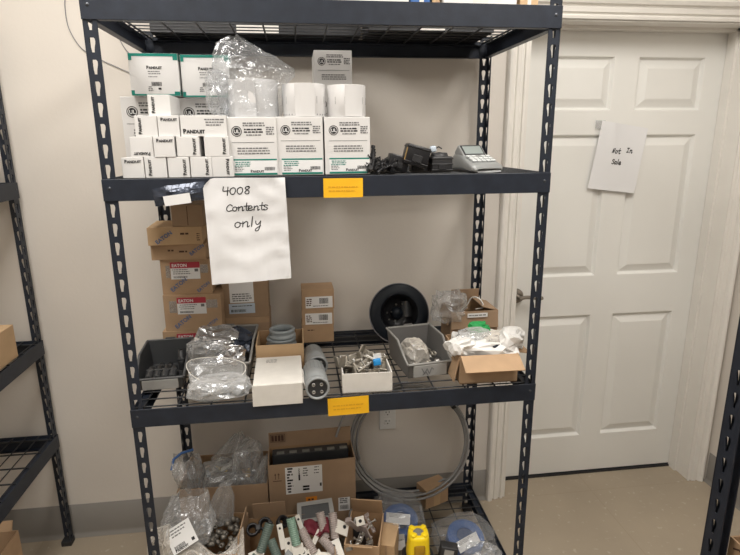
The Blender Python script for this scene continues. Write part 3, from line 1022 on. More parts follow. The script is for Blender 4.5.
MB().bbox((-0.056, 0.004, 0.0), (0.056, 0.145, 0.008), 0.003).build('base_skirt', 'blackm', pr)
SL = T(0, 0.020, 0.0315) @ RX(math.atan2(0.034, 0.09))
SB = T(0, 0.078, 0.046) @ RX(R(42))
MB().bbox((-0.044, 0.0, -0.030), (0.044, 0.052, 0.004), 0.004, 0, SB).build('screen_hood', 'printer', pr)
MB().bbox((-0.039, 0.003, 0.003), (0.039, 0.048, 0.0055), 0.001, 0, SB).build('screen_bezel', 'blackm', pr)
MB().box((-0.034, 0.008, 0.0050), (0.034, 0.043, 0.0060), 0, SB).build('screen', 'lcd', pr)
for iy in range(3):
    for ix in range(5):
        if (iy, ix) in ((2, 2),):
            continue
        MB().bbox((-0.043 + ix * 0.0178, 0.002 + iy * 0.0175, -0.001), (-0.043 + ix * 0.0178 + 0.0145, 0.002 + iy * 0.0175 + 0.0125, 0.004), 0.0015, 0, SL).build('button', 'key', pr)

# ------------------------------------------------------------------ paper signs and tags
GL = {  # handwriting strokes in a unit square
    '4': [[(0.05, 1), (0.0, 0.55), (0.15, 0.45), (0.75, 0.5)], [(0.62, 0.95), (0.58, 0.4), (0.6, -0.1)]],
    '0': [[(0.4, 0.85), (0.1, 0.7), (0.02, 0.35), (0.2, 0.05), (0.5, 0.05), (0.68, 0.4), (0.6, 0.75), (0.35, 0.85)]],
    '8': [[(0.62, 0.8), (0.3, 0.9), (0.12, 0.7), (0.35, 0.5), (0.6, 0.3), (0.55, 0.05), (0.25, 0.0), (0.1, 0.2), (0.35, 0.48), (0.62, 0.75), (0.55, 0.92), (0.3, 0.9)]],
    'C': [[(0.85, 0.75), (0.5, 0.95), (0.12, 0.6), (0.1, 0.2), (0.4, 0.0), (0.8, 0.12)]],
    'o': [[(0.4, 0.6), (0.12, 0.45), (0.12, 0.12), (0.4, 0.0), (0.65, 0.2), (0.6, 0.5), (0.38, 0.6)], [(0.6, 0.5), (0.85, 0.45)]],
    'n': [[(0.08, 0.6), (0.1, 0.0)], [(0.1, 0.35), (0.4, 0.6), (0.62, 0.5), (0.62, 0.0), (0.85, 0.12)]],
    't': [[(0.35, 1.1), (0.32, 0.2), (0.5, 0.0), (0.75, 0.1)], [(0.0, 0.62), (0.75, 0.68)]],
    'e': [[(0.1, 0.28), (0.6, 0.38), (0.55, 0.6), (0.3, 0.65), (0.08, 0.4), (0.15, 0.08), (0.45, 0.0), (0.8, 0.15)]],
    's': [[(0.65, 0.62), (0.3, 0.7), (0.15, 0.5), (0.55, 0.3), (0.6, 0.1), (0.3, -0.02), (0.05, 0.08)]],
    'l': [[(0.25, 1.15), (0.2, 0.0)]],
    'y': [[(0.1, 0.6), (0.15, 0.3), (0.4, 0.22), (0.65, 0.6)], [(0.65, 0.62), (0.6, 0.0), (0.45, -0.45), (0.15, -0.5), (0.2, -0.25), (0.7, 0.05)]],
    'N': [[(0.05, 0.0), (0.3, 0.9), (0.35, 0.5), (0.5, 0.1), (0.75, 1.0)]],
    'I': [[(0.1, 0.9), (0.7, 0.95)], [(0.4, 0.92), (0.38, 0.05)], [(0.05, 0.03), (0.7, 0.08)]],
    'S': [[(0.75, 0.85), (0.4, 0.98), (0.12, 0.75), (0.5, 0.5), (0.7, 0.25), (0.45, 0.0), (0.08, 0.1)]],
    'a': [[(0.6, 0.55), (0.25, 0.6), (0.08, 0.25), (0.3, 0.0), (0.6, 0.2), (0.62, 0.6), (0.65, 0.1), (0.85, 0.05)]],
    'D': [[(0.15, 0.0), (0.2, 1.0)], [(0.1, 1.0), (0.6, 0.85), (0.7, 0.4), (0.4, 0.05), (0.12, 0.0)]],
}
def handwrite(p, body, u, v, size, w, adv=0.9, slope=0.0, m=INK, slant=0.12):
    x = 0.0
    for ch in body:
        if ch == ' ':
            x += 0.8 * size
            continue
        for st in GL[ch]:
            pts = smooth_path([(a, b, 0) for a, b in st], 4) if len(st) > 2 else [Vector((a, b, 0)) for a, b in st]
            p.stroke([(u + x + (q.x + slant * q.y) * size, v + slope * x + q.y * size) for q in pts], w, m)
        x += adv * size * (0.62 if ch in 'lt' else 1.0)
def paper_sheet(mb, corners, bend, n=14):
    """bilinear sheet; corners tl tr br bl as (x, z); bend(u, v) gives how far it stands off (towards -y)"""
    tl, tr, br, bl = [Vector(c) for c in corners]
    def fn(u, v, off=0.0):
        q = (bl * (1 - u) + br * u) * (1 - v) + (tl * (1 - u) + tr * u) * v
        return (q.x, -bend(u, v) + off, q.y)
    mb.grid(lambda u, v: fn(u, v), n, n)
    mb.grid(lambda u, v: fn(u, v, 0.0003), n, n)
sg = thing('paper_sign', 'white sheet of paper with handwritten black words taped on the upper beam', 'paper sign', (0.365, -0.0060, 1.529))
mb = MB()
def bend1(u, v):
    return 0.0046 + 0.0012 * math.sin(5 * u + 3 * v) + 0.010 * (1 - v) ** 2 * (0.6 + 0.4 * math.sin(3 * u)) + 0.0035 * (1 - 2 * abs(noise.noise(Vector((u * 3.1, v * 4.3, 1))))) + 0.0018 * (1 - 2 * abs(noise.noise(Vector((u * 6.5, v * 7.5, 4)))))
tl, tr, br, bl = (-0.111, 0.0), (0.103, -0.0015), (0.109, -0.277), (-0.106, -0.287)
paper_sheet(mb, [tl, tr, br, bl], bend1, 22)
# cut the folded corner: nudge the corner vertices inwards
for i, v in enumerate(mb.v):
    d = (v[0] + 0.111) + (0.0 - v[2])
    if d < 0.024:
        k = (0.024 - d) / 2
        mb.v[i] = (v[0] + k * 0.9, v[1], v[2] - k * 0.9)
mb.build('sheet', 'paper', sg)
def sheet_print(bend_at):
    return Print(T(0, -0.0142, 0) @ RX(PI / 2))
def grid_bend(b, u, v, n):                # height of the sheet's own mesh between its grid points
    i, j = min(n - 1, int(u * n)), min(n - 1, int(v * n))
    a, c = u * n - i, v * n - j
    f = lambda p, q: b((i + p) / n, (j + q) / n)
    return f(0, 0) * (1 - a) * (1 - c) + f(1, 0) * a * (1 - c) + f(0, 1) * (1 - a) * c + f(1, 1) * a * c
class BentPrint(Print):
    def __init__(s, corners, bend):
        super().__init__(Matrix.Identity(4))
        s.c, s.b = [Vector(c) for c in corners], bend
    def build(s, name, parent):
        tl, tr, br, bl = s.c
        out = []
        for (x, z, w) in s.mb.v:
            u = min(1, max(0, (x - tl.x) / (tr.x - tl.x)))
            v = min(1, max(0, (z - bl.y) / (tl.y - bl.y)))
            out.append((x, -grid_bend(s.b, u, v, 22) - 0.0009, z))
        s.mb.v = out
        return s.mb.build(name, INKS, parent)
p = BentPrint([tl, tr, br, bl], bend1)
handwrite(p, '4008', -0.062, -0.044, 0.0210, 0.0025, 0.88, 0.02)
handwrite(p, 'Contents', -0.056, -0.088, 0.0185, 0.0025, 0.84, 0.02)
handwrite(p, 'only', -0.038, -0.132, 0.0235, 0.0025, 0.88, 0.03)
p.build('handwriting', sg)
fl = MB()
fl.add([(-0.111 + 0.001, -0.004, -0.021), (-0.111 + 0.021, -0.004, -0.001), (-0.111 + 0.014, -0.006, -0.020)], [(0, 1, 2), (0, 2, 1)])
fl.build('folded_corner', 'paper', sg)

dp = thing('paper_note', 'white paper note with handwriting taped crookedly on the door', 'paper note', (1.880, DY - 0.0015, 1.545))
def bend2(u, v):
    return 0.003 + 0.010 * (1 - v) + 0.006 * math.exp(-((u - 0.25 - 0.2 * (1 - v)) * 9) ** 2) * v + 0.004 * math.sin(4 * u + 1) * v
c2 = [(-0.090, 0.150), (0.128, 0.118), (0.086, -0.158), (-0.133, -0.132)]
mb = MB()
paper_sheet(mb, c2, bend2, 18)
mb.build('sheet', 'paper', dp)
MB().box((-0.118, -0.0062, 0.118), (-0.075, -0.0056, 0.152)).build('tape', 'film_hazy', dp)
class TiltPrint(BentPrint):
    def build(s, name, parent):
        tl, tr, br, bl = s.c
        out = []
        for (u, v, w) in s.mb.v:
            q = (bl * (1 - u) + br * u) * (1 - v) + (tl * (1 - u) + tr * u) * v
            out.append((q.x, -grid_bend(s.b, u, v, 18) - 0.0009, q.y))
        s.mb.v = out
        return s.mb.build(name, INKS, parent)
p = TiltPrint(c2, bend2)
handwrite(p, 'Not', 0.33, 0.565, 0.070, 0.015, 0.95)
handwrite(p, 'In', 0.64, 0.60, 0.070, 0.015, 1.0)
handwrite(p, 'Sale', 0.37, 0.405, 0.066, 0.015, 0.9)
p.build('handwriting', dp)

for (x0, x1, z0, z1, lb, tilt) in ((0.5705, 0.6785, 1.4705, 1.5225, 'yellow paper tag on the upper beam below the marked cartons', -0.3), (0.566, 0.690, 0.815, 0.8725, 'yellow paper tag on the middle beam below the grey connectors', 1.2)):
    t = thing('shelf_tag', lb, 'tag', ((x0 + x1) / 2, -0.0045, (z0 + z1) / 2), (0, R(-tilt), 0), 'yellow shelf tags')
    w, h = x1 - x0, z1 - z0
    MB().box((-w / 2, -0.0008, -h / 2), (w / 2, 0, h / 2)).build('card', 'yellow', t)
    p = Print(T(0, -0.0008, 0) @ RX(PI / 2))
    p.lines(-w * 0.38, h * 0.02, w * 0.38, 2, h * 0.2, h * 0.07, YDARK, 31, ragged=0.2)
    p.build('faint_print', t)

# ------------------------------------------------------------------ shelf two: brown cartons at the back
def brown_print(p, u, v, size, ang):
    p.text('EATON', u, v, size, BLUE, 0.03, ang)
def red_label_carton(label, x, y, z, w, d, h, rz, seed):
    t = closed_box('red_label_carton', label, 'carton', (x, y, z), w, d, h, rz, 'card', 'brown cartons with red labels')
    p = Print(front_face(0))
    lw, lh, lx, lz = 0.098, 0.060, -0.002, h - 0.040
    p.rect(lx - lw / 2, lz - lh / 2, lx + lw / 2, lz + lh / 2, WHITE, 1)
    p.rect(lx - lw / 2, lz + lh / 2 - 0.021, lx + lw / 2, lz + lh / 2, RED, 2)
    p.text('EATON', lx - lw / 2 + 0.005, lz + lh / 2 - 0.0165, 0.0150, WHITE, 0.03, layer=3)
    p.lines(lx - lw / 2 + 0.005, lz + 0.002, lx + lw / 2 - 0.03, 3, 0.007, 0.0028, GREY, seed, layer=2)
    p.barcode(lx - lw / 2 + 0.008, lz - lh / 2 + 0.004, lx + 0.005, lz - lh / 2 + 0.011, INK, seed)
    p.rect(lx + lw / 2 - 0.018, lz - 0.004, lx + lw / 2 - 0.006, lz + 0.006, GREY, 2)
    brown_print(p, -w * 0.30, 0.008, 0.020, R(38))
    brown_print(p, w * 0.22, 0.004, 0.0155, R(38))
    p.build('printed_label', t)
    MB().box((-w * 0.40, -0.0009, h - 0.064), (-lw / 2 - 0.004, -0.0003, h - 0.022)).build('clear_tape', 'film', t)
    MB().box((lw / 2 - 0.001, -0.0009, h - 0.050), (w * 0.44, -0.0003, h - 0.020)).build('clear_tape', 'film', t)
    return t
red_label_carton('brown carton with a red label, lowest of the left stack behind the dark bin', 0.1130, 0.372, Z2, 0.196, 0.18, 0.104, R(1), 41)
red_label_carton('brown carton with a red label, middle one of three red labels in the left stack', 0.1240, 0.370, Z2 + 0.104, 0.194, 0.18, 0.131, R(-2), 42)
red_label_carton('brown carton with a red label, highest of three red labels in the left stack', 0.1110, 0.380, Z2 + 0.235, 0.168, 0.17, 0.123, R(-2), 43)
t = closed_box('printed_carton', 'flat brown carton with faded blue print, directly above the red labels', 'carton', (0.094, 0.368, Z2 + 0.358), 0.182, 0.17, 0.055, R(-5), 'card')
p = Print(front_face(0))
p.text('EATON', 0.042, 0.014, 0.017, BLUE, 0.03, R(35))
p.lines(-0.035, 0.030, -0.012, 1, 0.006, 0.006, BROWN, 51)
p.lines(0.0, 0.026, 0.03, 1, 0.006, 0.006, BROWN, 52)
p.build('printed_logo', t)
t = closed_box('printed_carton', 'flat brown carton with blue diagonal lettering, second from the top of the left stack', 'carton', (0.092, 0.350, Z2 + 0.413), 0.174, 0.17, 0.060, R(2.5), 'card2')
p = Print(front_face(0))
p.text('EATON', -0.058, 0.004, 0.0185, BLUE, 0.035, R(34))
p.lines(0.015, 0.034, 0.052, 1, 0.006, 0.006, BROWN, 53)
p.lines(0.068, 0.034, 0.080, 4, 0.007, 0.003, BROWN, 54)
p.build('printed_logo', t)
t = closed_box('plain_carton', 'small plain brown carton on top of the left stack beside the sign', 'carton', (0.136, 0.352, Z2 + 0.473), 0.103, 0.13, 0.073, R(-7), 'card3')
MB().box((0.0, -0.0006, 0.004), (0.002, -0.0001, 0.068)).build('panel_seam', 'brown_ink', t)
# antistatic pouch on the beam
ap = thing('antistatic_pouch', 'shiny dark antistatic pouch hanging on the upper beam beside the paper sign', 'pouch', (0.190, -0.0045, 1.489), (0, R(-7), 0))
mb = MB()
for side in (0, 1):
    mb.grid(lambda u, v, s_=side: (-0.066 + 0.136 * u, -(0.0005 + (0.014 * math.sin(PI * u) * math.sin(PI * v) * (1 + 0.5 * noise.noise(Vector((u * 6, v * 5, 2))))) * (1 if s_ == 0 else 0.05)) - (0.0 if s_ else 0.0002), -0.024 + 0.048 * v + 0.003 * noise.noise(Vector((u * 5, v, 7)))), 26, 12, 0, False)
mb.build('pouch_film', 'antistatic', ap)
mb = MB()
mb.grid(lambda u, v: (-0.038 + 0.068 * u, -0.0168 - 0.002 * math.sin(PI * u), -0.026 + 0.026 * v), 4, 2)
mb.build('white_label', 'white_ink', ap)

t = closed_box('brown_carton', 'brown carton under the labelled one, behind the middle grey bin', 'carton', (0.298, 0.430, Z2), 0.163, 0.14, 0.125, 0, 'card3')
MB().box((-0.082, -0.0008, 0.102), (0.082, -0.0002, 0.124)).build('lid_edge', 'card', t)
t = closed_box('labelled_carton', 'brown carton with a pale label, partly hidden behind the paper sign', 'carton', (0.299, 0.432, Z2 + 0.125), 0.162, 0.14, 0.158, R(1), 'card3')
p = Print(front_face(0))
p.rect(-0.055, 0.055, 0.030, 0.150, WHITE, 1)
p.lines(-0.05, 0.085, 0.025, 4, 0.008, 0.004, GREY, 61, layer=2)
p.rect(-0.060, 0.014, 0.032, 0.052, PALE, 2)
p.barcode(-0.053, 0.020, 0.0, 0.030, INK, 62, 3)
p.lines(-0.053, 0.041, 0.028, 1, 0.007, 0.003, INK, 63, layer=3)
p.build('printed_label', t)

for k, (z, h, dx, rz) in enumerate(((0, 0.066, 0.0, 0.5), (0.066, 0.065, 0.001, -1), (0.131, 0.078, 0.004, 1))):
    lb = ['plain sided small brown carton, bottom of the stack of three by the rear beam', 'small brown carton with a white barcode label, middle of the stack of three', 'small brown carton with a white barcode label, top of the stack of three'][k]
    t = closed_box('small_brown_carton', lb, 'carton', (0.557 + dx, 0.465, Z2 + z), 0.120, 0.10, h, R(rz), 'card', 'small brown cartons by the rear beam')
    p = Print(front_face(0))
    if k:
        p.rect(-0.047, 0.006, 0.054, 0.050, WHITE, 1)
        p.barcode(0.004, 0.022, 0.038, 0.044, INK, 70 + k)
        p.lines(-0.044, 0.038, -0.022, 4, 0.0075, 0.0042, BROWN, 75 + k, layer=2)
        p.lines(-0.02, 0.012, 0.048, 1, 0.006, 0.003, GREY, 72, layer=2)
    else:
        p.lines(-0.040, 0.048, -0.01, 1, 0.006, 0.004, BROWN, 73)
    p.build('printed_label', t)

# ------------------------------------------------------------------ bins
def bin_box(label, loc, rz, w, d, h, lip, m, label_m, group='hopper front bins'):
    """hopper-front bin: base centre of the front edge at the origin, opening towards -y"""
    t = thing('parts_bin', label, 'bin', loc, rz, group)
    mb = MB()
    tk, tp = 0.003, 0.010
    rims = MB()
    bw, tw = w / 2 - tp, w / 2
    def side(s_):
        prof = [(0.012, 0.0), (d - 0.008, 0.0), (d, h), (d * 0.42, h), (d * 0.14, lip + 0.012), (0.0, lip)]
        vs = []
        for (y, z) in prof:
            x = bw + (tw - bw) * z / h
            vs.append((s_ * x, y, z))
        for (y, z) in prof:
            x = bw + (tw - bw) * z / h - tk
            vs.append((s_ * x, y, z))
        n = len(prof)
        fs = [list(range(n)), list(range(n, 2 * n))[::-1]] + [(i, (i + 1) % n, n + (i + 1) % n, n + i) for i in range(n)]
        mb.add(vs, fs)
        # rolled rim along the top edge
        rim = [(s_ * (bw + (tw - bw) * z / h + 0.001), y, z) for (y, z) in prof[2:]]
        rims.tube(rim, 0.0042, 6)
    side(1)
    side(-1)
    mb.box((-bw, 0.012, 0), (bw, d - 0.006, tk))
    # back wall and front lip
    mb.add([(-bw, d - 0.008, 0), (bw, d - 0.008, 0), (tw, d, h), (-tw, d, h), (-bw, d - 0.011, 0), (bw, d - 0.011, 0), (tw, d - 0.003, h), (-tw, d - 0.003, h)], [(0, 1, 2, 3), (7, 6, 5, 4), (3, 2, 6, 7)])
    rims.tube([(-tw, d, h), (tw, d, h)], 0.0042, 6)
    lw = bw + (tw - bw) * lip / h
    mb.add([(-bw, 0.012, 0), (bw, 0.012, 0), (lw, 0, lip), (-lw, 0, lip), (-bw, 0.015, 0), (bw, 0.015, 0), (lw, 0.003, lip), (-lw, 0.003, lip)], [(3, 2, 1, 0), (4, 5, 6, 7), (2, 3, 7, 6)])
    rims.tube([(-lw, 0, lip), (lw, 0, lip)], 0.0042, 6)
    mb.bbox((-0.016, d - 0.002, h - 0.004), (0.016, d + 0.006, h + 0.008), 0.002)
    mb.build('bin_body', m, t)
    rims.build('rolled_rim', m + '_rim', t)
    lb = MB()
    lb.bbox((-w * 0.36, -0.004, lip * 0.12), (w * 0.36, 0.006, lip * 0.92), 0.002)
    lb.build('label_holder', label_m, t)
    return t
bin_box('dark grey hopper bin of black fittings at the left end of the middle shelf', (0.058, 0.118, Z2), R(3), 0.148, 0.225, 0.085, 0.040, 'bin_dark', 'bin_label')
bin_box('grey hopper bin behind the clear zip bag, full of silver bags', (0.232, 0.170, Z2), R(-2), 0.195, 0.24, 0.100, 0.055, 'bin', 'bin_label')
br = bin_box('mid grey hopper bin with a scribbled front, in front of the round black dish', (0.902, 0.090, Z2), R(8), 0.158, 0.215, 0.104, 0.050, 'bin', 'bin_label')
p = Print(T(0, -0.004, 0) @ RX(PI / 2))
p.stroke([(-0.03, 0.036), (-0.02, 0.018), (-0.012, 0.034), (-0.004, 0.016), (0.004, 0.036), (0.010, 0.030)], 0.003, GREY)
p.stroke([(-0.026, 0.014), (-0.016, 0.024), (-0.008, 0.010)], 0.003, GREY)
p.build('scribble', br)

# black fittings in the left bin
def fitting(label, loc, rot, L=0.060, r=0.0125):
    t = thing('cable_fitting', label, 'fitting', loc, rot, 'dark fittings in the left bin')
    mb = MB()
    mb.lathe([(0.0055, 0), (r * 0.86, 0), (r * 0.92, 0.004), (r * 0.92, 0.018), (r, 0.020), (r, 0.030), (r * 0.86, 0.032), (r * 0.80, L), (0.0055, L)], 18, 0, RX(-PI / 2), close=False)
    mb.build('sleeve', 'darkgrey', t)
    hs = MB()
    hs.cyl((0, 0.004, 0), (0, 0.010, 0), 0.0056, 14)
    hs.build('bore', 'ink', t)
    cl = MB()
    cl.bbox((-r, 0.030, -r), (r, 0.040, r), 0.003)
    cl.build('collar', 'darkgrey', t)
    return t
bp = [(0.022, 'first dark fitting from the left, mouth facing out of the left bin'), (0.0455, 'second dark fitting from the left in the left bin row'), (0.0685, 'third dark fitting from the left in the left bin row'), (0.0915, 'fourth dark fitting, right end of the left bin row')]
for x, lb in bp:
    fitting(lb, (x, 0.128 + (x - 0.05) * 0.05, Z2 + 0.0365), (R(8), 0, R(3)))
for k, (x, lb) in enumerate(((0.034, 'dark fitting lying behind the left pair in the left bin'), (0.060, 'dark fitting lying in the middle of the left bin, behind the row'))):
    fitting(lb, (x, 0.200, Z2 + 0.026), (0, 0, R(3)))
fitting('dark fitting standing upright in the right corner of the left bin', (0.103, 0.225, Z2 + 0.022), (R(82), 0, 0), 0.065, 0.012)
for k, (x, y, rz) in enumerate(((0.022, 0.145, 0), (0.046, 0.145, 2), (0.070, 0.146, -2), (0.090, 0.147, 3))):
    lb = ['dark fitting beneath the first of the row in the left bin', 'dark fitting beneath the second of the row in the left bin', 'dark fitting beneath the third of the row in the left bin', 'dark fitting beneath the fourth of the row in the left bin'][k]
    fitting(lb, (x, y, Z2 + 0.0165), (0, 0, R(rz)))

# ------------------------------------------------------------------ silver bags and the clear zip bag
def shiny_pack(name, label, loc, dims, rot, seed, m='foil', group=None, cat='bag'):
    vs, fs = crumple(dims, seed, 0.30, 4, 0.62, 2.8)
    o = MB().add(vs, fs).build(name, m, None, loc, rot)
    return tag(o, label, cat, group)
FB = 'crinkled bags in the middle bin'
shiny_pack('foil_bag', 'bright silver bag lying on top at the back of the middle bin', (0.212, 0.262, Z2 + 0.098), (0.120, 0.09, 0.045), (R(20), R(12), R(20)), 11, 'foil', FB)
shiny_pack('foil_bag', 'silver bag drooping over the front right of the middle bin', (0.272, 0.196, Z2 + 0.060), (0.085, 0.07, 0.040), (R(35), R(-8), R(-15)), 12, 'foil', FB)
shiny_pack('dark_bag', 'dark crinkled film bag at the right of the middle bin', (0.268, 0.300, Z2 + 0.066), (0.115, 0.10, 0.055), (R(12), R(18), R(-20)), 13, 'antistatic', FB)
crumpled_bag('clear_bag', 'clear crinkled bag at the left of the middle bin, below the bright silver one', (0.185, 0.232, Z2 + 0.018), (0.115, 0.13, 0.105), 14, 'film_hazy', R(10), 0.25, FB)
crumpled_bag('clear_bag', 'clear crinkled bag in the middle bin, between the silver bags', (0.232, 0.235, Z2 + 0.022), (0.085, 0.09, 0.075), 15, 'film', R(-10), 0.25, FB)

zb = thing('zip_bag', 'open clear zip bag with a pale rim at the front of the middle shelf', 'bag', (0.246, 0.050, Z2))
vs, fs = crumple((0.185, 0.13, 0.060), 21, 0.16, 4, 0.75)
MB().add(vs, fs).build('pouch', 'film_hazy', zb)
def rim_pt(a, k=1.0, dz=0.0):
    return Vector((-0.012 + 0.088 * k * math.cos(a), 0.042 + 0.038 * k * math.sin(a), 0.080 + 0.026 * math.sin(a) + 0.010 * math.cos(2 * a) - 0.020 * max(0, math.cos(a)) + dz))
mb = MB()
def lip_pt(u, v):
    a = 2 * PI * u
    q0 = rim_pt(a)
    q1 = Vector((0.078 * math.cos(a), 0.050 * math.sin(a), 0.032))
    b = q1.lerp(q0, v)
    return b + Vector((math.cos(a), math.sin(a), 0)) * 0.006 * noise.noise(Vector((u * 9, v * 3, 4)))
mb.grid(lip_pt, 56, 8, 0, False)
mb.build('mouth', 'film_hazy', zb)
MB().tube([rim_pt(2 * PI * k / 60) for k in range(60)], 0.0012, 6, closed=True).build('zip_rim', 'ivory', zb)
for k, (x, y, lb) in enumerate(((0.205, 0.055, 'left'), (0.265, 0.060, 'middle'), (0.300, 0.045, 'right'))):
    t = thing('grey_fitting', 'grey plastic fitting showing through the zip bag, %s of the three' % lb, 'fitting', (x, y, Z2 + 0.004), (0, 0, R(30 * k - 20)), 'fittings inside the zip bag')
    MB().lathe([(0.006, 0), (0.013, 0), (0.015, 0.004), (0.015, 0.014), (0.011, 0.016), (0.010, 0.030), (0.006, 0.030)], 18).build('sleeve', 'pvc', t)

# ------------------------------------------------------------------ open boxes
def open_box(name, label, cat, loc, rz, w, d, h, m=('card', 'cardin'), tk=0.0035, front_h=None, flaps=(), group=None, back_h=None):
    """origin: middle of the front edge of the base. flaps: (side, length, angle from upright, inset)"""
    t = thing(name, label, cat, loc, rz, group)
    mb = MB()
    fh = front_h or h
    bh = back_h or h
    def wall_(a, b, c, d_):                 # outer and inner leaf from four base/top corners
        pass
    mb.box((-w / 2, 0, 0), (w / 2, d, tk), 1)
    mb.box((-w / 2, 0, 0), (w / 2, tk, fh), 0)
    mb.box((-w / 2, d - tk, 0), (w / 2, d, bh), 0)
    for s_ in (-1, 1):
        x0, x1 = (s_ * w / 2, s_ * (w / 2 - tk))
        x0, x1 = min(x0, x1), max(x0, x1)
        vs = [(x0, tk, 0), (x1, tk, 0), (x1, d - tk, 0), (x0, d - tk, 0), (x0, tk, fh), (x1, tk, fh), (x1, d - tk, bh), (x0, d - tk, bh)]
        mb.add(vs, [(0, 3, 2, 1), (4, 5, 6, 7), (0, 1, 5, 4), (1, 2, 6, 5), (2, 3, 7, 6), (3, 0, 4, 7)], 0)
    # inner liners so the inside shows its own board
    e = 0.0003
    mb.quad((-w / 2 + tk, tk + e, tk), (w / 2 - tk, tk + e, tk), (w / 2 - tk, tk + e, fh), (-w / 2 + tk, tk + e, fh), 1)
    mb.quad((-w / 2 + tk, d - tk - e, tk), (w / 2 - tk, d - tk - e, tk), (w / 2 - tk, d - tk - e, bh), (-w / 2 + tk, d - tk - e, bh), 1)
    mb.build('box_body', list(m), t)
    for (sd, ln, ang, ins) in flaps:
        f = MB()
        if sd in ('front', 'back'):
            k = w - 2 * ins
            f.box((-k / 2, -tk / 2, 0), (k / 2, tk / 2, ln), 0)
            y, z = (tk / 2, fh) if sd == 'front' else (d - tk / 2, bh)
            s_ = 1 if sd == 'front' else -1
            o = f.build('flap', list(m), t, (0, y, z), (R(ang) * s_, 0, 0))
        else:
            k = d - 2 * ins
            f.box((-tk / 2, -k / 2, 0), (tk / 2, k / 2, ln), 0)
            s_ = -1 if sd == 'left' else 1
            o = f.build('flap', list(m), t, (s_ * (w / 2 - tk / 2), d / 2, min(fh, bh)), (0, R(ang) * s_, 0))
    return t
# ring box with the white tray in front
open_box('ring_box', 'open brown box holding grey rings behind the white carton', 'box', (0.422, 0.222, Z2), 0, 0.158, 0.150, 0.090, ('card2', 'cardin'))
for k, (z, lb) in enumerate(((0.060, 'grey plastic ring lying lower in the open brown box'), (0.091, 'grey plastic ring on top, standing proud of the open brown box'))):
    r = 0.0500 if k == 0 else 0.0440
    t = thing('grey_ring', lb, 'ring', (0.425 + 0.004 * k, 0.300, Z2 + z), 0, 'grey rings in the brown box')
    mb = MB()
    mb.lathe([(r * 0.72, 0.0), (r, 0.0), (r + 0.0015, 0.003), (r + 0.0015, 0.009), (r - 0.002, 0.011), (r - 0.002, 0.020), (r, 0.022), (r, 0.028), (r - 0.002, 0.030), (r * 0.80, 0.030), (r * 0.74, 0.027)], 44, 0, close=True)
    mb.build('ring_body', 'ring', t)
t = thing('grey_ring', 'grey plastic ring hidden at the bottom of the open brown box', 'ring', (0.425, 0.300, Z2 + 0.004), 0, 'grey rings in the brown box')
MB().lathe([(0.034, 0.0), (0.048, 0.0), (0.048, 0.055), (0.034, 0.055)], 36, 0, close=True).build('ring_body', 'ring', t)

wt = thing('white_tray_carton', 'scuffed white carton with its front flap hanging over the beam', 'carton', (0.4205, -0.008, Z2), R(1))
MB().bbox((-0.072, 0.004, 0.0), (0.074, 0.215, 0.055), 0.0025).build('carton_body', 'oldwhite', wt)
MB().bbox((-0.0745, -0.0008, -0.012), (0.0715, 0.0030, 0.0545), 0.001).build('front_flap', 'oldwhite', wt)
f = MB()
f.add([(0.0745, 0.000, 0.054), (0.0745, 0.10, 0.054), (0.088, 0.085, 0.004), (0.096, 0.004, 0.002), (0.0765, 0.000, 0.0545), (0.0765, 0.10, 0.0545), (0.090, 0.085, 0.004), (0.098, 0.004, 0.002)],
      [(3, 2, 1, 0), (4, 5, 6, 7), (0, 1, 5, 4), (1, 2, 6, 5), (2, 3, 7, 6), (3, 0, 4, 7)])
f.build('side_flap', 'oldwhite', wt)
p = Print(T(0, 0, 0.055))
p.lines(-0.040, 0.185, 0.0, 3, 0.010, 0.004, GREY, 81)
p.build('faint_print', wt)

def conduit_plug(label, loc, rz, L, r):
    t = thing('grey_connector', label, 'connector', loc, (0, 0, rz), 'grey round connectors')
    mb = MB()
    prof = [(r * 0.80, 0.006), (r * 0.84, 0.0), (r * 0.96, 0.0), (r, 0.003), (r, 0.016), (r * 0.97, 0.018), (r * 0.97, 0.028), (r, 0.030), (r, L * 0.52), (r * 0.93, L * 0.55), (r * 0.93, L - 0.004), (r * 0.88, L), (0.0, L)]
    mb.lathe(prof, 36, 0, T(0, 0, r) @ RX(-PI / 2))
    for k in range(18):
        a = 2 * PI * k / 18
        mb.box((-0.0012, L * 0.58, r * 0.92), (0.0012, L - 0.012, r * 0.965), 0, T(0, 0, r) @ RY(a))
    mb.build('shell', 'pvc', t)
    fc = MB()
    fc.cyl((0, 0.006, r), (0, 0.012, r), r * 0.82, 32)
    face = fc.build('face_insert', 'darkgrey', t)
    for k in range(4):
        a = R(45) + k * PI / 2
        MB().lathe([(0.0024, 0), (0.0052, 0), (0.0052, 0.004), (0.0024, 0.004)], 16, 0, T(r * 0.46 * math.cos(a), 0.006, r + r * 0.46 * math.sin(a)) @ RX(PI / 2), close=True).build('socket_ring', 'silver', face)
    return t
conduit_plug('grey round connector with four sockets, nearest the front edge', (0.537, -0.018, Z2), R(3), 0.150, 0.036)
conduit_plug('grey round connector with four sockets, lying behind the first', (0.543, 0.150, Z2), R(6), 0.125, 0.035)

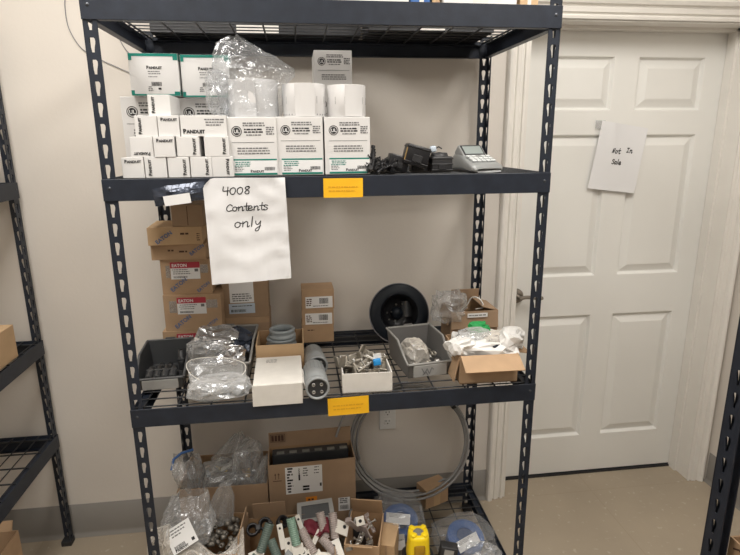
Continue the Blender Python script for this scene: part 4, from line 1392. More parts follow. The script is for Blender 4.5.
# white box of clamps
pb = open_box('parts_box', 'open white box of metal clamps above the lower yellow tag', 'box', (0.6885, 0.010, Z2), R(-2), 0.152, 0.185, 0.064, ('oldwhite', 'cartonin'), back_h=0.050)
def clamp(label, loc, rot, L=0.084, w=0.042, h=0.034, m='steel'):
    t = thing('beam_clamp', label, 'clamp', loc, rot, 'metal clamps in the white box')
    mb = MB()
    mb.bbox((-L / 2, -w / 2, 0), (L / 2, w / 2, 0.006), 0.001)
    mb.bbox((-L / 2, -w / 2, 0.006), (-L / 2 + 0.006, w / 2, h), 0.001)
    mb.bbox((L / 2 - 0.006, -w / 2, 0.006), (L / 2, w / 2, h * 0.7), 0.001)
    mb.bbox((-L / 2 + 0.006, w / 2 - 0.005, 0.006), (L / 2 - 0.006, w / 2, h * 0.6), 0.001)
    mb.build('bracket', m, t)
    mb = MB()
    for x in (-L * 0.2, L * 0.18):
        mb.lathe([(0.0035, 0.004), (0.0075, 0.004), (0.0075, 0.009), (0.0035, 0.009)], 14, 0, T(x, 0, 0), close=True)
    mb.build('nuts', 'silver', t)
    sc = MB()
    sc.cyl((0, 0, 0.004), (0, 0, 0.024), 0.003, 10).cyl((0, 0, 0.024), (0, 0, 0.029), 0.006, 6)
    sc.build('screw', 'silver', t)
    return t
CL = [((0.655, 0.085, Z2 + 0.048), (R(-30), R(18), R(20)), 'metal clamp with two nuts at the left front of the white box'),
      ((0.692, 0.085, Z2 + 0.052), (R(-35), R(-15), R(35)), 'metal clamp with a square face in the middle of the white box'),
      ((0.645, 0.125, Z2 + 0.052), (R(-15), R(-10), R(15)), 'metal clamp at the back left of the white box'),
      ((0.715, 0.150, Z2 + 0.050), (R(-20), R(20), R(-30)), 'metal clamp at the back right of the white box'),
      ((0.690, 0.050, Z2 + 0.030), (R(10), R(5), R(4)), 'metal clamp lying along the front of the white box'),
      ((0.738, 0.105, Z2 + 0.034), (R(10), R(-15), R(80)), 'metal clamp at the right side of the white box'),
      ((0.665, 0.100, Z2 + 0.012), (0, 0, R(10)), 'metal clamp at the bottom left of the white box'),
      ((0.715, 0.100, Z2 + 0.012), (0, 0, R(70)), 'metal clamp at the bottom right of the white box')]
for loc, ro, lb in CL:
    clamp(lb, loc, ro)
t = thing('blue_plug', 'bright blue capped plug on a white strip among the metal clamps', 'plug', (0.727, 0.062, Z2 + 0.066), (R(-10), R(-8), R(-5)))
MB().bbox((-0.012, -0.010, 0), (0.012, 0.012, 0.020), 0.0035, seg=3).build('cap', 'bright_blue', t)
MB().bbox((-0.046, 0.004, 0.006), (-0.010, 0.010, 0.012), 0.001, 0, RZ(R(-28)) @ RY(R(28))).build('white_strip', 'ivory', t)
MB().box((-0.010, 0.013, 0.006), (0.016, 0.015, 0.034)).build('white_tab', 'ivory', t)

# round black dish against the rear beam
ds = thing('round_dish', 'round black dish with a wide rim, leaning against the rear beam', 'dish', (0.864, 0.395, Z2 + 0.002), (R(-17), 0, 0))
DM = T(0, 0, 0.115) @ RX(PI / 2)
MB().lathe([(0.070, -0.006), (0.0702, 0.001), (0.0708, 0.0015), (0.074, 0.0035), (0.0745, 0.0036), (0.105, 0.0010), (0.1055, 0.0008), (0.1122, -0.0015), (0.1125, -0.0020), (0.1125, -0.007), (0.1120, -0.0075), (0.070, -0.009)], 72, 0, DM, close=True).build('rim', 'dish', ds)
MB().lathe([(0.1118, -0.0015), (0.1150, -0.0015), (0.1150, -0.009), (0.1118, -0.009)], 64, 0, DM, close=True).build('edge_trim', 'cord', ds)
MB().lathe([(0.0702, -0.004), (0.066, -0.030), (0.057, -0.055), (0.040, -0.066), (0.0, -0.069)], 48, 0, DM).build('bowl', 'black', ds)
hb_ = MB()
hb_.lathe([(0.0, -0.040), (0.020, -0.042), (0.024, -0.050), (0.026, -0.070)], 24, 0, DM)
hub = hb_.build('hub', 'dish', ds)
for k, (a, r, s_) in enumerate(((95, 0.034, 0.0045), (-8, 0.012, 0.0050), (175, 0.040, 0.0042), (250, 0.030, 0.0045), (165, 0.024, 0.0036), (215, 0.040, 0.0038), (60, 0.040, 0.0036))):
    MB().lathe([(0, 0.004), (s_ * 0.7, 0.003), (s_, 0)], 12, 0, DM @ T(r * math.cos(R(a)), r * math.sin(R(a)), -0.046)).build('screw', 'silver', ds)  # small shiny bits added to give the dark bowl its highlights
gl = MB()
gl.grid(lambda u, v: (0.018 + 0.040 * u, -0.030 * math.sin(PI * u) * 0 + 0.052 - 0.012 * math.sin(PI * u) - 0.0, 0.100 + 0.060 * v), 6, 4, 0, True, T(0, 0, 0))
gl.build('lens_plate', 'darkgrey', ds)

# contents of the right-hand bin
crumpled_bag('clear_bag', 'hazy plastic bag of fittings in the mid grey bin by the dish', (0.872, 0.195, Z2 + 0.006), (0.075, 0.12, 0.085), 31, 'film_milky', R(15), 0.22, None)
for k, (x, y, z, rx, m, lb) in enumerate(((0.862, 0.140, 0.020, 60, 'silver', 'silver ring fitting at the front left of the mid grey bin'), (0.922, 0.240, 0.030, 70, 'silver', 'silver ring fitting at the back of the mid grey bin'),
                                          (0.928, 0.190, 0.030, 40, 'silver', 'silver ring fitting in the middle right of the mid grey bin'), (0.905, 0.150, 0.012, 20, 'silver', 'silver ring fitting low in the mid grey bin'))):
    t = thing('ring_fitting', lb, 'fitting', (x, y, Z2 + z), (R(rx), 0, R(20 * k)), 'silver fittings in the mid grey bin')
    MB().lathe([(0.0065, 0), (0.0125, 0), (0.0125, 0.010), (0.0065, 0.010)], 20, 0, close=True).build('ring_nut', m, t)
    MB().lathe([(0.0065, 0.010), (0.0095, 0.010), (0.0095, 0.024), (0.0065, 0.024)], 20, 0, close=True).build('barrel', 'steel', t)
t = thing('blue_can_fitting', 'small fitting with a blue band and silver top in the mid grey bin', 'fitting', (0.940, 0.140, Z2 + 0.008))
MB().cyl((0, 0, 0), (0, 0, 0.026), 0.0125, 20).build('blue_band', 'blue', t)
MB().lathe([(0.0125, 0.026), (0.011, 0.034), (0.006, 0.036), (0.0, 0.034)], 20).build('silver_top', 'silver', t)

# brown boxes at the right end of the middle shelf
rb = open_box('brown_box', 'open brown box at the back right of the middle shelf, loose wire on top', 'box', (1.1150, 0.300, Z2), R(1), 0.176, 0.125, 0.148, ('card3', 'cardin'),
              flaps=(('front', 0.062, 172, 0.001), ('left', 0.05, 165, 0.004), ('back', 0.052, -8, 0.034), ('right', 0.06, -75, 0.004)))
p = Print(front_face(-0.009, 0.0, 0))
p.rect(-0.030, 0.128, 0.045, 0.144, WHITE, 0)
p.lines(-0.026, 0.134, 0.042, 1, 0.006, 0.004, GREY, 91)
p.build('white_label', rb)
crumpled_bag('clear_bag', 'clear crumpled bag spilling from the back right brown box', (1.030, 0.345, Z2 + 0.100), (0.125, 0.13, 0.115), 41, 'film', R(-15), 0.26)
mb = MB()
mb.tube(smooth_path([(1.060, 0.300, Z2 + 0.151), (1.092, 0.325, Z2 + 0.165), (1.118, 0.350, Z2 + 0.185), (1.146, 0.345, Z2 + 0.180), (1.152, 0.320, Z2 + 0.156), (1.120, 0.312, Z2 + 0.152)]), 0.0028, 8)
tag(mb.build('bent_rod', 'silver'), 'bent silver rod lying across the top of the back right brown box', 'rod')

fb = open_box('brown_box', 'open brown box bursting with white plastic, front flap folded down', 'box', (1.0760, 0.024, Z2), R(-1), 0.186, 0.200, 0.093, ('card', 'cardin'),
              flaps=(('front', 0.068, 116, 0.0), ('left', 0.09, 168, 0.01), ('right', 0.05, 100, 0.02)))
crumpled_bag('white_plastic_bag', 'crumpled white plastic sheet stuffed into the front right brown box', (1.085, 0.115, Z2 + 0.040), (0.205, 0.165, 0.088), 51, 'white_film', 0, 0.22, None, 0.6)
crumpled_bag('white_plastic_bag', 'white plastic tuft at the left of the front right brown box', (1.000, 0.075, Z2 + 0.080), (0.095, 0.075, 0.060), 52, 'white_film', R(30), 0.3)
crumpled_bag('white_plastic_bag', 'white plastic tuft rising at the right of the front right brown box', (1.170, 0.080, Z2 + 0.092), (0.075, 0.09, 0.062), 53, 'white_film', R(-20), 0.3)
crumpled_bag('clear_bag', 'clear bag on the white plastic, left of the green bag', (1.050, 0.110, Z2 + 0.108), (0.110, 0.08, 0.040), 54, 'film_hazy', R(10), 0.25)
crumpled_bag('grey_bag', 'silvery grey bag lying on the white plastic in the front right box', (1.120, 0.100, Z2 + 0.108), (0.100, 0.06, 0.030), 55, 'film_milky', R(25), 0.25)
crumpled_bag('green_bag', 'green plastic bag corner poking out behind the clear bag', (1.085, 0.170, Z2 + 0.110), (0.070, 0.035, 0.042), 56, 'green', R(-5), 0.25)
crumpled_bag('dark_strip', 'dark film strip between the silvery bag and the white plastic', (1.125, 0.060, Z2 + 0.102), (0.075, 0.020, 0.016), 57, 'antistatic', R(18), 0.2, None, 0.7, 'film strip')

# ------------------------------------------------------------------ bottom shelf
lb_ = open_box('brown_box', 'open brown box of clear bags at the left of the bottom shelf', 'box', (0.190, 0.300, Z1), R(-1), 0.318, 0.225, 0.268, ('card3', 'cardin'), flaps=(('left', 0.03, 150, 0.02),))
CB = 'clear bags in the left brown box'
crumpled_bag('clear_bag', 'clear bag of white parts, left middle of the left brown box', (0.170, 0.385, Z1 + 0.170), (0.135, 0.13, 0.155), 61, 'film_hazy', R(20), 0.25, CB)
crumpled_bag('clear_bag', 'tall bluish clear bag at the right of the left brown box', (0.272, 0.400, Z1 + 0.190), (0.105, 0.12, 0.185), 62, 'film_hazy', R(-15), 0.25, CB)
crumpled_bag('clear_bag', 'clear bag slumped at the front of the left brown box', (0.225, 0.345, Z1 + 0.190), (0.18, 0.07, 0.105), 63, 'film', R(5), 0.25, CB)
bz = thing('zip_bag', 'clear zip bag with a blue strip hanging over the left brown box edge', 'bag', (0.062, 0.375, Z1 + 0.20))
mb = MB()
sack(mb, [(0.012, 0, 0.0, 0.036, 0.055), (0.0, 0, 0.06, 0.048, 0.07), (-0.008, 0.0, 0.11, 0.046, 0.07), (-0.018, 0.01, 0.155, 0.040, 0.035)], 5.1, 0.012, p=0.8)
mb.build('pouch', 'film_hazy', bz)
MB().tube([(-0.062, -0.02, 0.118), (-0.056, 0.0, 0.150), (-0.030, 0.02, 0.162), (0.012, 0.03, 0.168)], 0.005, 8).build('blue_strip', 'blue', bz)
mb = MB()
pk = thing('clear_bag', 'clear pointed bag rising at the back of the left brown box', 'bag', (0.205, 0.470, Z1 + 0.24), R(10), CB)
sack(mb, [(0, 0, 0, 0.07, 0.03), (0, 0, 0.05, 0.075, 0.03), (0.02, 0, 0.10, 0.045, 0.02), (0.03, 0, 0.14, 0.012, 0.006)], 6.1, 0.010, p=0.8)
mb.build('film', 'film', pk)
mb = MB()
pk = thing('clear_bag', 'clear bag tail standing up at the right corner of the left brown box', 'bag', (0.330, 0.34, Z1 + 0.235), R(-20), CB)
sack(mb, [(0, 0, 0, 0.030, 0.03), (0.0, 0, 0.05, 0.024, 0.03), (0.008, 0, 0.09, 0.012, 0.02), (0.016, 0, 0.125, 0.004, 0.01)], 8.1, 0.005, p=0.8)
mb.build('film', 'film_hazy', pk)
rd = random.Random(8)
for k in range(7):
    x, y = 0.10 + 0.17 * rd.random(), 0.36 + 0.10 * rd.random()
    m = ['ivory', 'yellow', 'ivory', 'device_yellow', 'pale_ink', 'ivory', 'orange_ink'][k]
    nm = ['cream', 'yellow', 'pale cream', 'bright yellow', 'pale blue', 'off-white', 'orange'][k]
    t = thing('small_part', '%s small part showing through the clear bags in the left brown box' % nm, 'part', (x, y, Z1 + 0.235 + 0.03 * rd.random()), (rd.uniform(-.6, .6), rd.uniform(-.6, .6), rd.uniform(0, 3)), 'small parts inside the clear bags')
    MB().bbox((-0.018, -0.010, 0), (0.018, 0.010, 0.010), 0.003, seg=2).cyl((0.018, 0, 0.005), (0.030, 0, 0.005), 0.004, 10).build('part_body', m, t)

# tall brown box with the shipping label
tb = open_box('brown_box', 'brown box with a white shipping label, middle of the bottom shelf', 'box', (0.515, 0.300, Z1), R(1.5), 0.322, 0.130, 0.342, ('card3', 'cardin'),
              flaps=(('back', 0.062, -3, 0.002),))
p = Print(front_face(0))
p.rect(-0.100, 0.215, 0.036, 0.328, WHITE, 1)
p.lines(-0.095, 0.318, -0.070, 9, 0.012, 0.007, INK, 101, layer=2, ragged=0.5)
p.barcode(-0.052, 0.272, -0.046, 0.320, INK, 102)
p.rect(-0.052, 0.270, -0.046, 0.294, INK, 2)
p.lines(-0.036, 0.316, -0.015, 4, 0.010, 0.005, GREY, 103, layer=2)
p.lines(0.005, 0.318, 0.030, 3, 0.012, 0.004, GREY, 104, layer=2)
p.lines(-0.04, 0.238, -0.01, 2, 0.012, 0.008, INK, 105, layer=2)
p.rect(0.026, 0.238, 0.033, 0.252, INK, 2)
p.rect(-0.028, 0.168, 0.014, 0.196, ORANGE, 1)
p.lines(-0.022, 0.180, 0.008, 1, 0.01, 0.008, BROWN, 106, layer=2)
for u in (-0.136, -0.124):
    p.rect(u - 0.001, 0.283, u + 0.001, 0.302, BROWN, 1)
    p.mb.add([(u - 0.004, 0.300, p.w(1)), (u + 0.004, 0.300, p.w(1)), (u, 0.308, p.w(1))], [(0, 1, 2)], BROWN, False, p.mtx)
p.rect(-0.146, 0.274, -0.114, 0.277, BROWN, 1)
p.rect(0.094, 0.120, 0.138, 0.178, WHITE, 1)
p.lines(0.098, 0.170, 0.134, 3, 0.008, 0.005, GREY, 107, layer=2)
p.barcode(0.100, 0.126, 0.132, 0.145, GREY, 108)
p.build('printed_label', tb)
p = Print(front_face(0.125, 0, 0.342) @ T(0, 0, 0.006))
p.rect(-0.152, 0.024, -0.096, 0.0255, BROWN)
p.rect(-0.152, 0.055, -0.096, 0.0565, BROWN)
p.rect(-0.152, 0.024, -0.1505, 0.0565, BROWN)
p.rect(-0.0975, 0.024, -0.096, 0.0565, BROWN)
for k in range(4):
    p.rect(-0.148 + k * 0.0125, 0.028, -0.139 + k * 0.0125, 0.052, BROWN)
p.build('printed_stamp', tb)
t = thing('terminal_strip', 'long dark grey terminal strip lying in the mouth of the labelled brown box', 'terminal strip', (0.512, 0.368, Z1 + 0.292), R(1.5))
MB().bbox((-0.145, 0, 0), (0.145, 0.044, 0.048), 0.002).build('strip_body', 'darkgrey', t)
for k in range(6):
    MB().bbox((-0.128 + k * 0.048, 0.006, 0.047), (-0.100 + k * 0.048, 0.022, 0.051), 0.001).build('terminal_cover', 'stamp', t)

# coil of grey conduit
cl = thing('cable_coil', 'large coil of grey flexible cable standing against the rear beam', 'cable coil', (0.930, 0.425, Z1 + 0.052), (R(-22), 0, 0))
rings, pts = 5, []
rr = random.Random(4)
N = 72
for k in range(rings * N + 1):
    a = PI / 2 + 2 * PI * k / N
    lp = k / N
    ph = 0.9 * math.sin(lp * 2.2)
    r = 0.258 - 0.011 * (lp % 2.3) - 0.012 * (1 if 2 < lp < 3.2 else 0) * math.sin((lp - 2) / 1.2 * PI)
    pts.append((r * math.cos(a) + 0.006 * ph * math.cos(a * 0.5), -0.032 + 0.0150 * lp + 0.003 * math.sin(a * 2), 0.235 + 0.915 * r * math.sin(a) + 0.007 * math.sin(a + lp) * (1 if math.sin(a) > -0.5 else 0.3)))
MB().tube(pts, 0.0056, 8).build('cable_turns', 'conduit', cl)
MB().tube(smooth_path([(-0.319, -0.163, 0.296), (-0.302, -0.176, 0.341), (-0.277, -0.186, 0.393), (-0.236, -0.170, 0.440), (-0.169, -0.110, 0.470), (-0.09, -0.04, 0.472), (0.0, 0.0, 0.470)]), 0.0050, 8).build('loose_end', 'conduit', cl)
for a in (R(35),):
    MB().lathe([(0.018, -0.006), (0.021, -0.006), (0.021, 0.006), (0.018, 0.006)], 20, 0, T(0.25 * math.cos(a), 0.0, 0.235 + 0.23 * math.sin(a)) @ RZ(0) @ RY(-a) @ RX(0), close=True).build('cable_tie', 'blackm', cl)

# rear brown box
t = closed_box('brown_carton', 'small plain brown carton behind the blue rolls under the coil', 'carton', (1.032, 0.440, Z1), 0.115, 0.070, 0.088, R(22), 'card')
MB().box((-0.016, -0.0008, 0.0), (0.016, -0.0002, 0.092)).build('packing_tape', 'card2', t)

# blue rolls in clear bags
def blue_roll(label, blabel, x, y, tilt, rz, seed, dims):
    t = thing('blue_roll', label, 'roll', (x, y, Z1 + 0.035), (R(tilt), 0, rz), 'blue rolls in clear bags')
    MB().lathe([(0.034, 0), (0.066, 0), (0.068, 0.002), (0.068, 0.048), (0.066, 0.050), (0.034, 0.050)], 48, 0, close=True).build('wound_tape', 'blue', t)
    MB().lathe([(0.0, 0.0), (0.0342, 0.0), (0.0342, 0.046), (0.028, 0.044), (0.0, 0.043)], 32, 0).build('core', 'blue_core', t)
    b = thing('clear_bag', blabel, 'bag', (x, y - 0.005, Z1 + 0.001), rz, 'clear bags around the blue rolls')
    vs, fs = crumple(dims, seed, 0.14, 4, 0.7)
    MB().add(vs, fs).build('film', 'film_thin', b)
    p = label_part(b, T(-0.012, -0.050, dims[2] * 0.72) @ RX(R(52)) @ RZ(R(-6 if seed == 71 else 12)), 0.090, 0.038, seed, bars=False)
    p.build('printed_label', b)
    p = label_part(b, T(-0.020, -dims[1] / 2 + 0.004, dims[2] * 0.32) @ RX(R(78)) @ RZ(R(4)), 0.060, 0.060, seed + 5, bars=True)
    p.build('white_card', b)
blue_roll('blue roll in the clear bag left of the yellow tool', 'clear bag around the left blue roll, below the coil', 0.845, 0.290, 22, R(-6), 71, (0.185, 0.21, 0.155))
blue_roll('blue roll in the clear bag right of the yellow tool', 'clear bag around the right blue roll, at the rack corner', 1.062, 0.165, 18, R(12), 72, (0.225, 0.20, 0.120))
crumpled_bag('clear_bag', 'clear empty bag collapsed behind the left blue roll', (0.815, 0.365, Z1 + 0.001), (0.12, 0.08, 0.13), 73, 'film_thin', R(8), 0.2)
crumpled_bag('clear_bag', 'clear empty bag crumpled at the front right of the bottom shelf', (1.110, 0.075, Z1 + 0.001), (0.14, 0.10, 0.085), 74, 'film', R(-12), 0.25)

# yellow tool
yt = thing('yellow_tool', 'bright yellow and black tool standing at the front of the bottom shelf', 'tool', (0.862, 0.045, Z1), R(-4))
yt.scale = (1.08, 1.08, 0.94)
mb = MB()
def sq_lathe(mb, prof, n=40, p=0.6, m=0):
    vs = []
    for (r, z) in prof:
        for i in range(n):
            a = 2 * PI * i / n
            c, s_ = math.cos(a), math.sin(a)
            vs.append((r * math.copysign(abs(c) ** p, c), r * math.copysign(abs(s_) ** p, s_), z))
    k = len(prof)
    fs = [(j * n + i, j * n + (i + 1) % n, (j + 1) * n + (i + 1) % n, (j + 1) * n + i) for j in range(k - 1) for i in range(n)]
    fs.append(list(range(n))[::-1])
    fs.append(list(range((k - 1) * n, k * n)))
    mb.add(vs, fs, m, True)
sq_lathe(mb, [(0.036, 0.10), (0.037, 0.13), (0.0345, 0.16), (0.033, 0.205), (0.031, 0.215), (0.026, 0.218)])
for k in range(4):
    a = PI / 4 + k * PI / 2
    mb.bbox((-0.010, -0.008, 0.205), (0.010, 0.008, 0.226), 0.004, 0, T(0.024 * math.cos(a), 0.024 * math.sin(a), 0) @ RZ(a), 3)
mb.build('yellow_head', 'device_yellow', yt)
mb = MB()
sq_lathe(mb, [(0.030, 0.0), (0.034, 0.01), (0.040, 0.06), (0.046, 0.09), (0.050, 0.115), (0.042, 0.125)])
mb.build('black_boot', 'blackm', yt)
MB().bbox((-0.017, -0.0365, 0.145), (0.017, -0.030, 0.190), 0.006, seg=3).build('amber_window', 'device_window', yt)
MB().lathe([(0.0, 0.004), (0.012, 0.004), (0.017, 0.0)], 20, 0, T(0, 0, 0.218)).build('top_knob', 'stamp', yt)
t = thing('black_case', 'black case with a grey label strip leaning right of the yellow tool', 'case', (0.945, 0.030, Z1), (R(-4), R(9), R(-12)))
MB().bbox((-0.030, -0.018, 0), (0.030, 0.022, 0.150), 0.005, seg=3).build('case_body', 'blackm', t)
MB().box((-0.016, -0.0188, 0.030), (0.016, -0.0176, 0.142)).build('grey_label', 'bin_label', t)
t = closed_box('brown_carton', 'plain brown carton half hidden left of the yellow tool', 'carton', (0.758, 0.090, Z1), 0.060, 0.12, 0.125, R(-18), 'card2')
MB().box((-0.004, -0.0006, 0.0), (0.004, -0.0001, 0.125)).build('packing_tape', 'card', t)

# ---- front left: box of small bushings with bags
open_box('brown_box', 'open brown box of small metal bushings at the front left of the bottom shelf', 'box', (0.155, 0.030, Z1), R(-5), 0.215, 0.210, 0.205, ('card3', 'cardin'), flaps=(('right', 0.045, 4, 0.03),))
bush = None
rd = random.Random(12)
for k in range(95):
    x = 0.090 + 0.155 * rd.random()
    y = 0.075 + 0.145 * rd.random()
    z = Z1 + 0.158 + 0.034 * rd.random() + 0.14 * (y - 0.05)
    if bush is None:
        bush = thing('metal_bushing', '', 'bushing', (0, 0, 0))
        b1 = MB().lathe([(0.0036, 0), (0.0080, 0), (0.0080, 0.017), (0.0036, 0.017)], 14, 0, close=True).build('sleeve', 'dull_steel', bush)
        o = bush
    else:
        o = bush.copy()
        COL.objects.link(o)
        c = b1.copy()
        c.parent = o
        COL.objects.link(c)
    o.location = (x, y, z)
    o.rotation_euler = (rd.uniform(0, 3.1), rd.uniform(0, 3.1), rd.uniform(0, 3.1))
    tag(o, 'tiny metal bushing in the heap in the front left brown box', 'bushing', 'heap of metal bushings')
fbag = thing('clear_bag', 'clear bag with a white barcode label over the box of bushings', 'bag', (0.105, 0.120, Z1 + 0.205))
mb = MB()
sack(mb, [(0, 0, 0, 0.060, 0.050), (-0.005, 0.0, 0.05, 0.085, 0.055), (-0.010, 0.02, 0.10, 0.070, 0.040), (0.0, 0.04, 0.15, 0.050, 0.022)], 9.4, 0.014, p=0.8)
mb.build('film', 'film', fbag)
p = label_part(fbag, T(-0.018, -0.060, 0.058) @ RZ(R(-10)) @ RX(R(58)) @ RZ(R(33)), 0.088, 0.078, 111)
p.logo(-0.034, -0.036, 0.010)
p.rect(0.026, -0.030, 0.036, -0.020, INK, 2)
p.build('white_label', fbag)
t = thing('clear_bag', 'clear bag peak standing right of the labelled bag', 'bag', (0.195, 0.190, Z1 + 0.205), R(15))
mb = MB()
sack(mb, [(0, 0, 0, 0.035, 0.022), (0.0, 0, 0.05, 0.040, 0.022), (0.010, 0, 0.10, 0.030, 0.015), (0.020, 0, 0.15, 0.005, 0.004)], 10.4, 0.008, p=0.8)
mb.build('film', 'film', t)
crumpled_bag('yellowed_bag', 'yellowed clear bag hanging over the left edge of the box of bushings', (0.018, 0.070, Z1 + 0.150), (0.070, 0.10, 0.140), 81, 'film_milky', R(0), 0.2)
t = thing('milky_bag', 'milky white plastic bag lying open at the front left corner', 'bag', (0.150, 0.020, Z1 + 0.135), R(4))
mb = MB()
def sheet(u, v):
    x = -0.10 + 0.235 * u
    z = 0.030 + 0.050 * v + 0.030 * math.sin(u * 5.5 + 0.5) * v + 0.055 * max(0, u - 0.62) * v * 2.4
    y = -0.055 + 0.095 * v + 0.02 * math.sin(u * 7)
    n_ = noise.noise(Vector((u * 5, v * 5, 3)))
    d = noise.voronoi(Vector((u * 4, v * 4, 9)))[0]
    return (x, y, z + 0.018 * n_ + 0.014 * (d[1] - d[0]))
mb.grid(sheet, 40, 24, 0, False)
mb.grid(lambda u, v: (lambda q: (q[0], q[1] - 0.012 * math.sin(PI * u), q[2] - 0.05 * (1 - v) - 0.012))(sheet(u, v)), 40, 24, 0, False)
mb.build('film', 'film_milky', t)

# ---- front middle: box of ribbed tubes and plates
open_box('brown_box', 'open brown box of ribbed tubes and plates at the front of the bottom shelf', 'box', (0.425, 0.015, Z1), 0, 0.310, 0.225, 0.170, ('card3', 'cardin'), flaps=(('back', 0.070, -10, 0.098),)).children[1].location.x -= 0.070
def ribbed(label, p0, p1, r, m, plate=None, pm='ivory', group='ribbed tubes in the front box'):
    """ribbed tube from p0 (upper end) to p1, optional plate at p1"""
    p0, p1 = Vector(p0), Vector(p1)
    q = (p1 - p0)
    L = q.length
    ro = q.to_track_quat('Z', 'Y').to_euler()
    t = thing('ribbed_tube', label, 'tube', p0, ro, group)
    prof = [(r * 0.62, 0.0)]
    n = max(5, int(L / 0.0062))
    for k in range(n):
        z = L * k / n
        prof += [(r * 0.88, z + L / n * 0.1), (r, z + L / n * 0.35), (r, z + L / n * 0.65), (r * 0.88, z + L / n * 0.9)]
    prof.append((r * 0.62, L))
    MB().lathe(prof, 20, 0).build('tube_body', m, t)
    MB().lathe([(0, 0.003), (r * 0.63, 0.003)], 20).lathe([(0, L - 0.003), (r * 0.63, L - 0.003)], 20).build('bore', 'ink', t)
    if plate:
        w, h = plate
        pl = MB()
        pl.bbox((-w / 2, -0.0015, 0), (w / 2, 0.0015, h), 0.001, 0, T(0, r * 0.3, L - 0.004))
        o = pl.build('end_plate', pm, t)
        MB().cyl((0, -0.003, 0), (0, 0.003, 0), min(w, h) * 0.13, 14, 0, None, True, T(0, r * 0.3, L - 0.004 + h * 0.6)).build('hole', 'ink', o)
    return t
RB = [('pale green ribbed tube standing in the middle of the front box', (0.434, 0.105, 0.388), (0.452, 0.062, 0.312), 0.0158, 'pale_green', (0.040, 0.060)),
      ('dull green ribbed tube leaning at the left of the front box', (0.364, 0.108, 0.372), (0.332, 0.066, 0.296), 0.0162, 'grey_green', (0.036, 0.050)),
      ('dull green ribbed tube with an open end, left middle of the front box', (0.366, 0.090, 0.322), (0.396, 0.036, 0.266), 0.0160, 'grey_green', None),
      ('dusty pink ribbed tube standing beside the grey cover plate', (0.534, 0.135, 0.378), (0.550, 0.090, 0.305), 0.0150, 'pinkgrey', None),
      ('dusty pink ribbed tube standing next to the pink one by the cover plate', (0.578, 0.140, 0.368), (0.582, 0.090, 0.300), 0.0150, 'pinkgrey', None),
      ('dusty pink ribbed tube lying across the right of the front box', (0.535, 0.085, 0.315), (0.590, 0.040, 0.266), 0.0160, 'pinkgrey', (0.040, 0.040)),
      ('pinkish ribbed tube lying under the maroon cloth', (0.468, 0.100, 0.345), (0.508, 0.050, 0.284), 0.0155, 'pinkgrey', (0.044, 0.060)),
      ('grey ribbed tube low between the green tubes and the pink ones', (0.415, 0.060, 0.290), (0.470, 0.030, 0.262), 0.0150, 'pvc', None),
      ('dull green ribbed tube low at the front left of the front box', (0.300, 0.060, 0.290), (0.345, 0.030, 0.255), 0.0150, 'grey_green', None)]
for lb, p0, p1, r, m, pl in RB:
    ribbed(lb, p0, p1, r, m, pl)
def plate(label, loc, rot, w, h, holes, m='ivory'):
    t = thing('mounting_plate', label, 'plate', loc, rot, 'pale plates in the front boxes')
    MB().bbox((-w / 2, -0.0014, -h / 2), (w / 2, 0.0014, h / 2), 0.001).build('plate_body', m, t)
    for (u, v, r) in holes:
        MB().cyl((u, -0.0022, v), (u, 0.0022, v), r, 16).build('hole', 'ink', t)
plate('pale plate with one hole tilted like a diamond, right of the pink tubes', (0.608, 0.110, 0.325), (R(-50), R(35), R(8)), 0.050, 0.044, [(0.008, 0.006, 0.0065)])
plate('pale plate with three holes lying at the front of the box', (0.535, 0.028, 0.268), (R(-58), R(12), 0), 0.075, 0.060, [(-0.022, 0.008, 0.005), (0.0, -0.010, 0.005), (0.022, 0.010, 0.005)])
plate('pale plate with two holes between the green tubes', (0.428, 0.060, 0.300), (R(-40), R(-18), R(-10)), 0.034, 0.075, [(0.0, 0.02, 0.005), (0.0, -0.02, 0.005)])
plate('pale strip standing beside the tallest green tube', (0.470, 0.110, 0.340), (R(-35), R(-24), 0), 0.016, 0.090, [(0.0, 0.030, 0.004)])
plate('pale plate with a dark notch lying left of the front box', (0.318, 0.050, 0.280), (R(-50), R(-10), R(12)), 0.040, 0.060, [(0.0, 0.012, 0.006)])
plate('pale plate sloping across the middle of the front box', (0.505, 0.065, 0.306), (R(-48), R(48), 0), 0.018, 0.105, [(0.0, -0.035, 0.004)])
plate('small pale plate with one hole in the right brown box', (0.672, 0.120, 0.338), (R(-30), R(-6), R(5)), 0.030, 0.030, [(0.0, 0.0, 0.0058)])
plate('pale plate with one hole at the front right of the box of tubes', (0.578, 0.050, 0.290), (R(-55), R(-20), R(6)), 0.050, 0.060, [(0.0, 0.012, 0.006)])
plate('pale plate with one hole low in the middle of the box of tubes', (0.470, 0.040, 0.282), (R(-55), R(14), R(-6)), 0.044, 0.064, [(0.0, 0.016, 0.006)])
plate('pale strip leaning left of the tallest green tube', (0.402, 0.090, 0.330), (R(-38), R(-20), R(-8)), 0.020, 0.080, [(0.0, 0.026, 0.004)])
mb = MB()
mb.grid(lambda u, v: (0.478 + 0.085 * u, 0.085 + 0.05 * v, 0.332 + 0.016 * v + 0.008 * math.sin(u * 9) + 0.006 * noise.noise(Vector((u * 4, v * 4, 1)))), 16, 8)
mb.grid(lambda u, v: (0.478 + 0.085 * u, 0.085 + 0.05 * v, 0.326 + 0.016 * v + 0.008 * math.sin(u * 9) + 0.006 * noise.noise(Vector((u * 4, v * 4, 1)))), 16, 8)
tag(mb.build('maroon_cloth', 'maroon'), 'scrap of maroon cloth among the ribbed tubes', 'cloth')
t = thing('cover_plate', 'grey cover plate with a long dark opening, leaning on the labelled brown box', 'cover plate', (0.522, 0.212, 0.282), (R(-45), R(-4), 0))
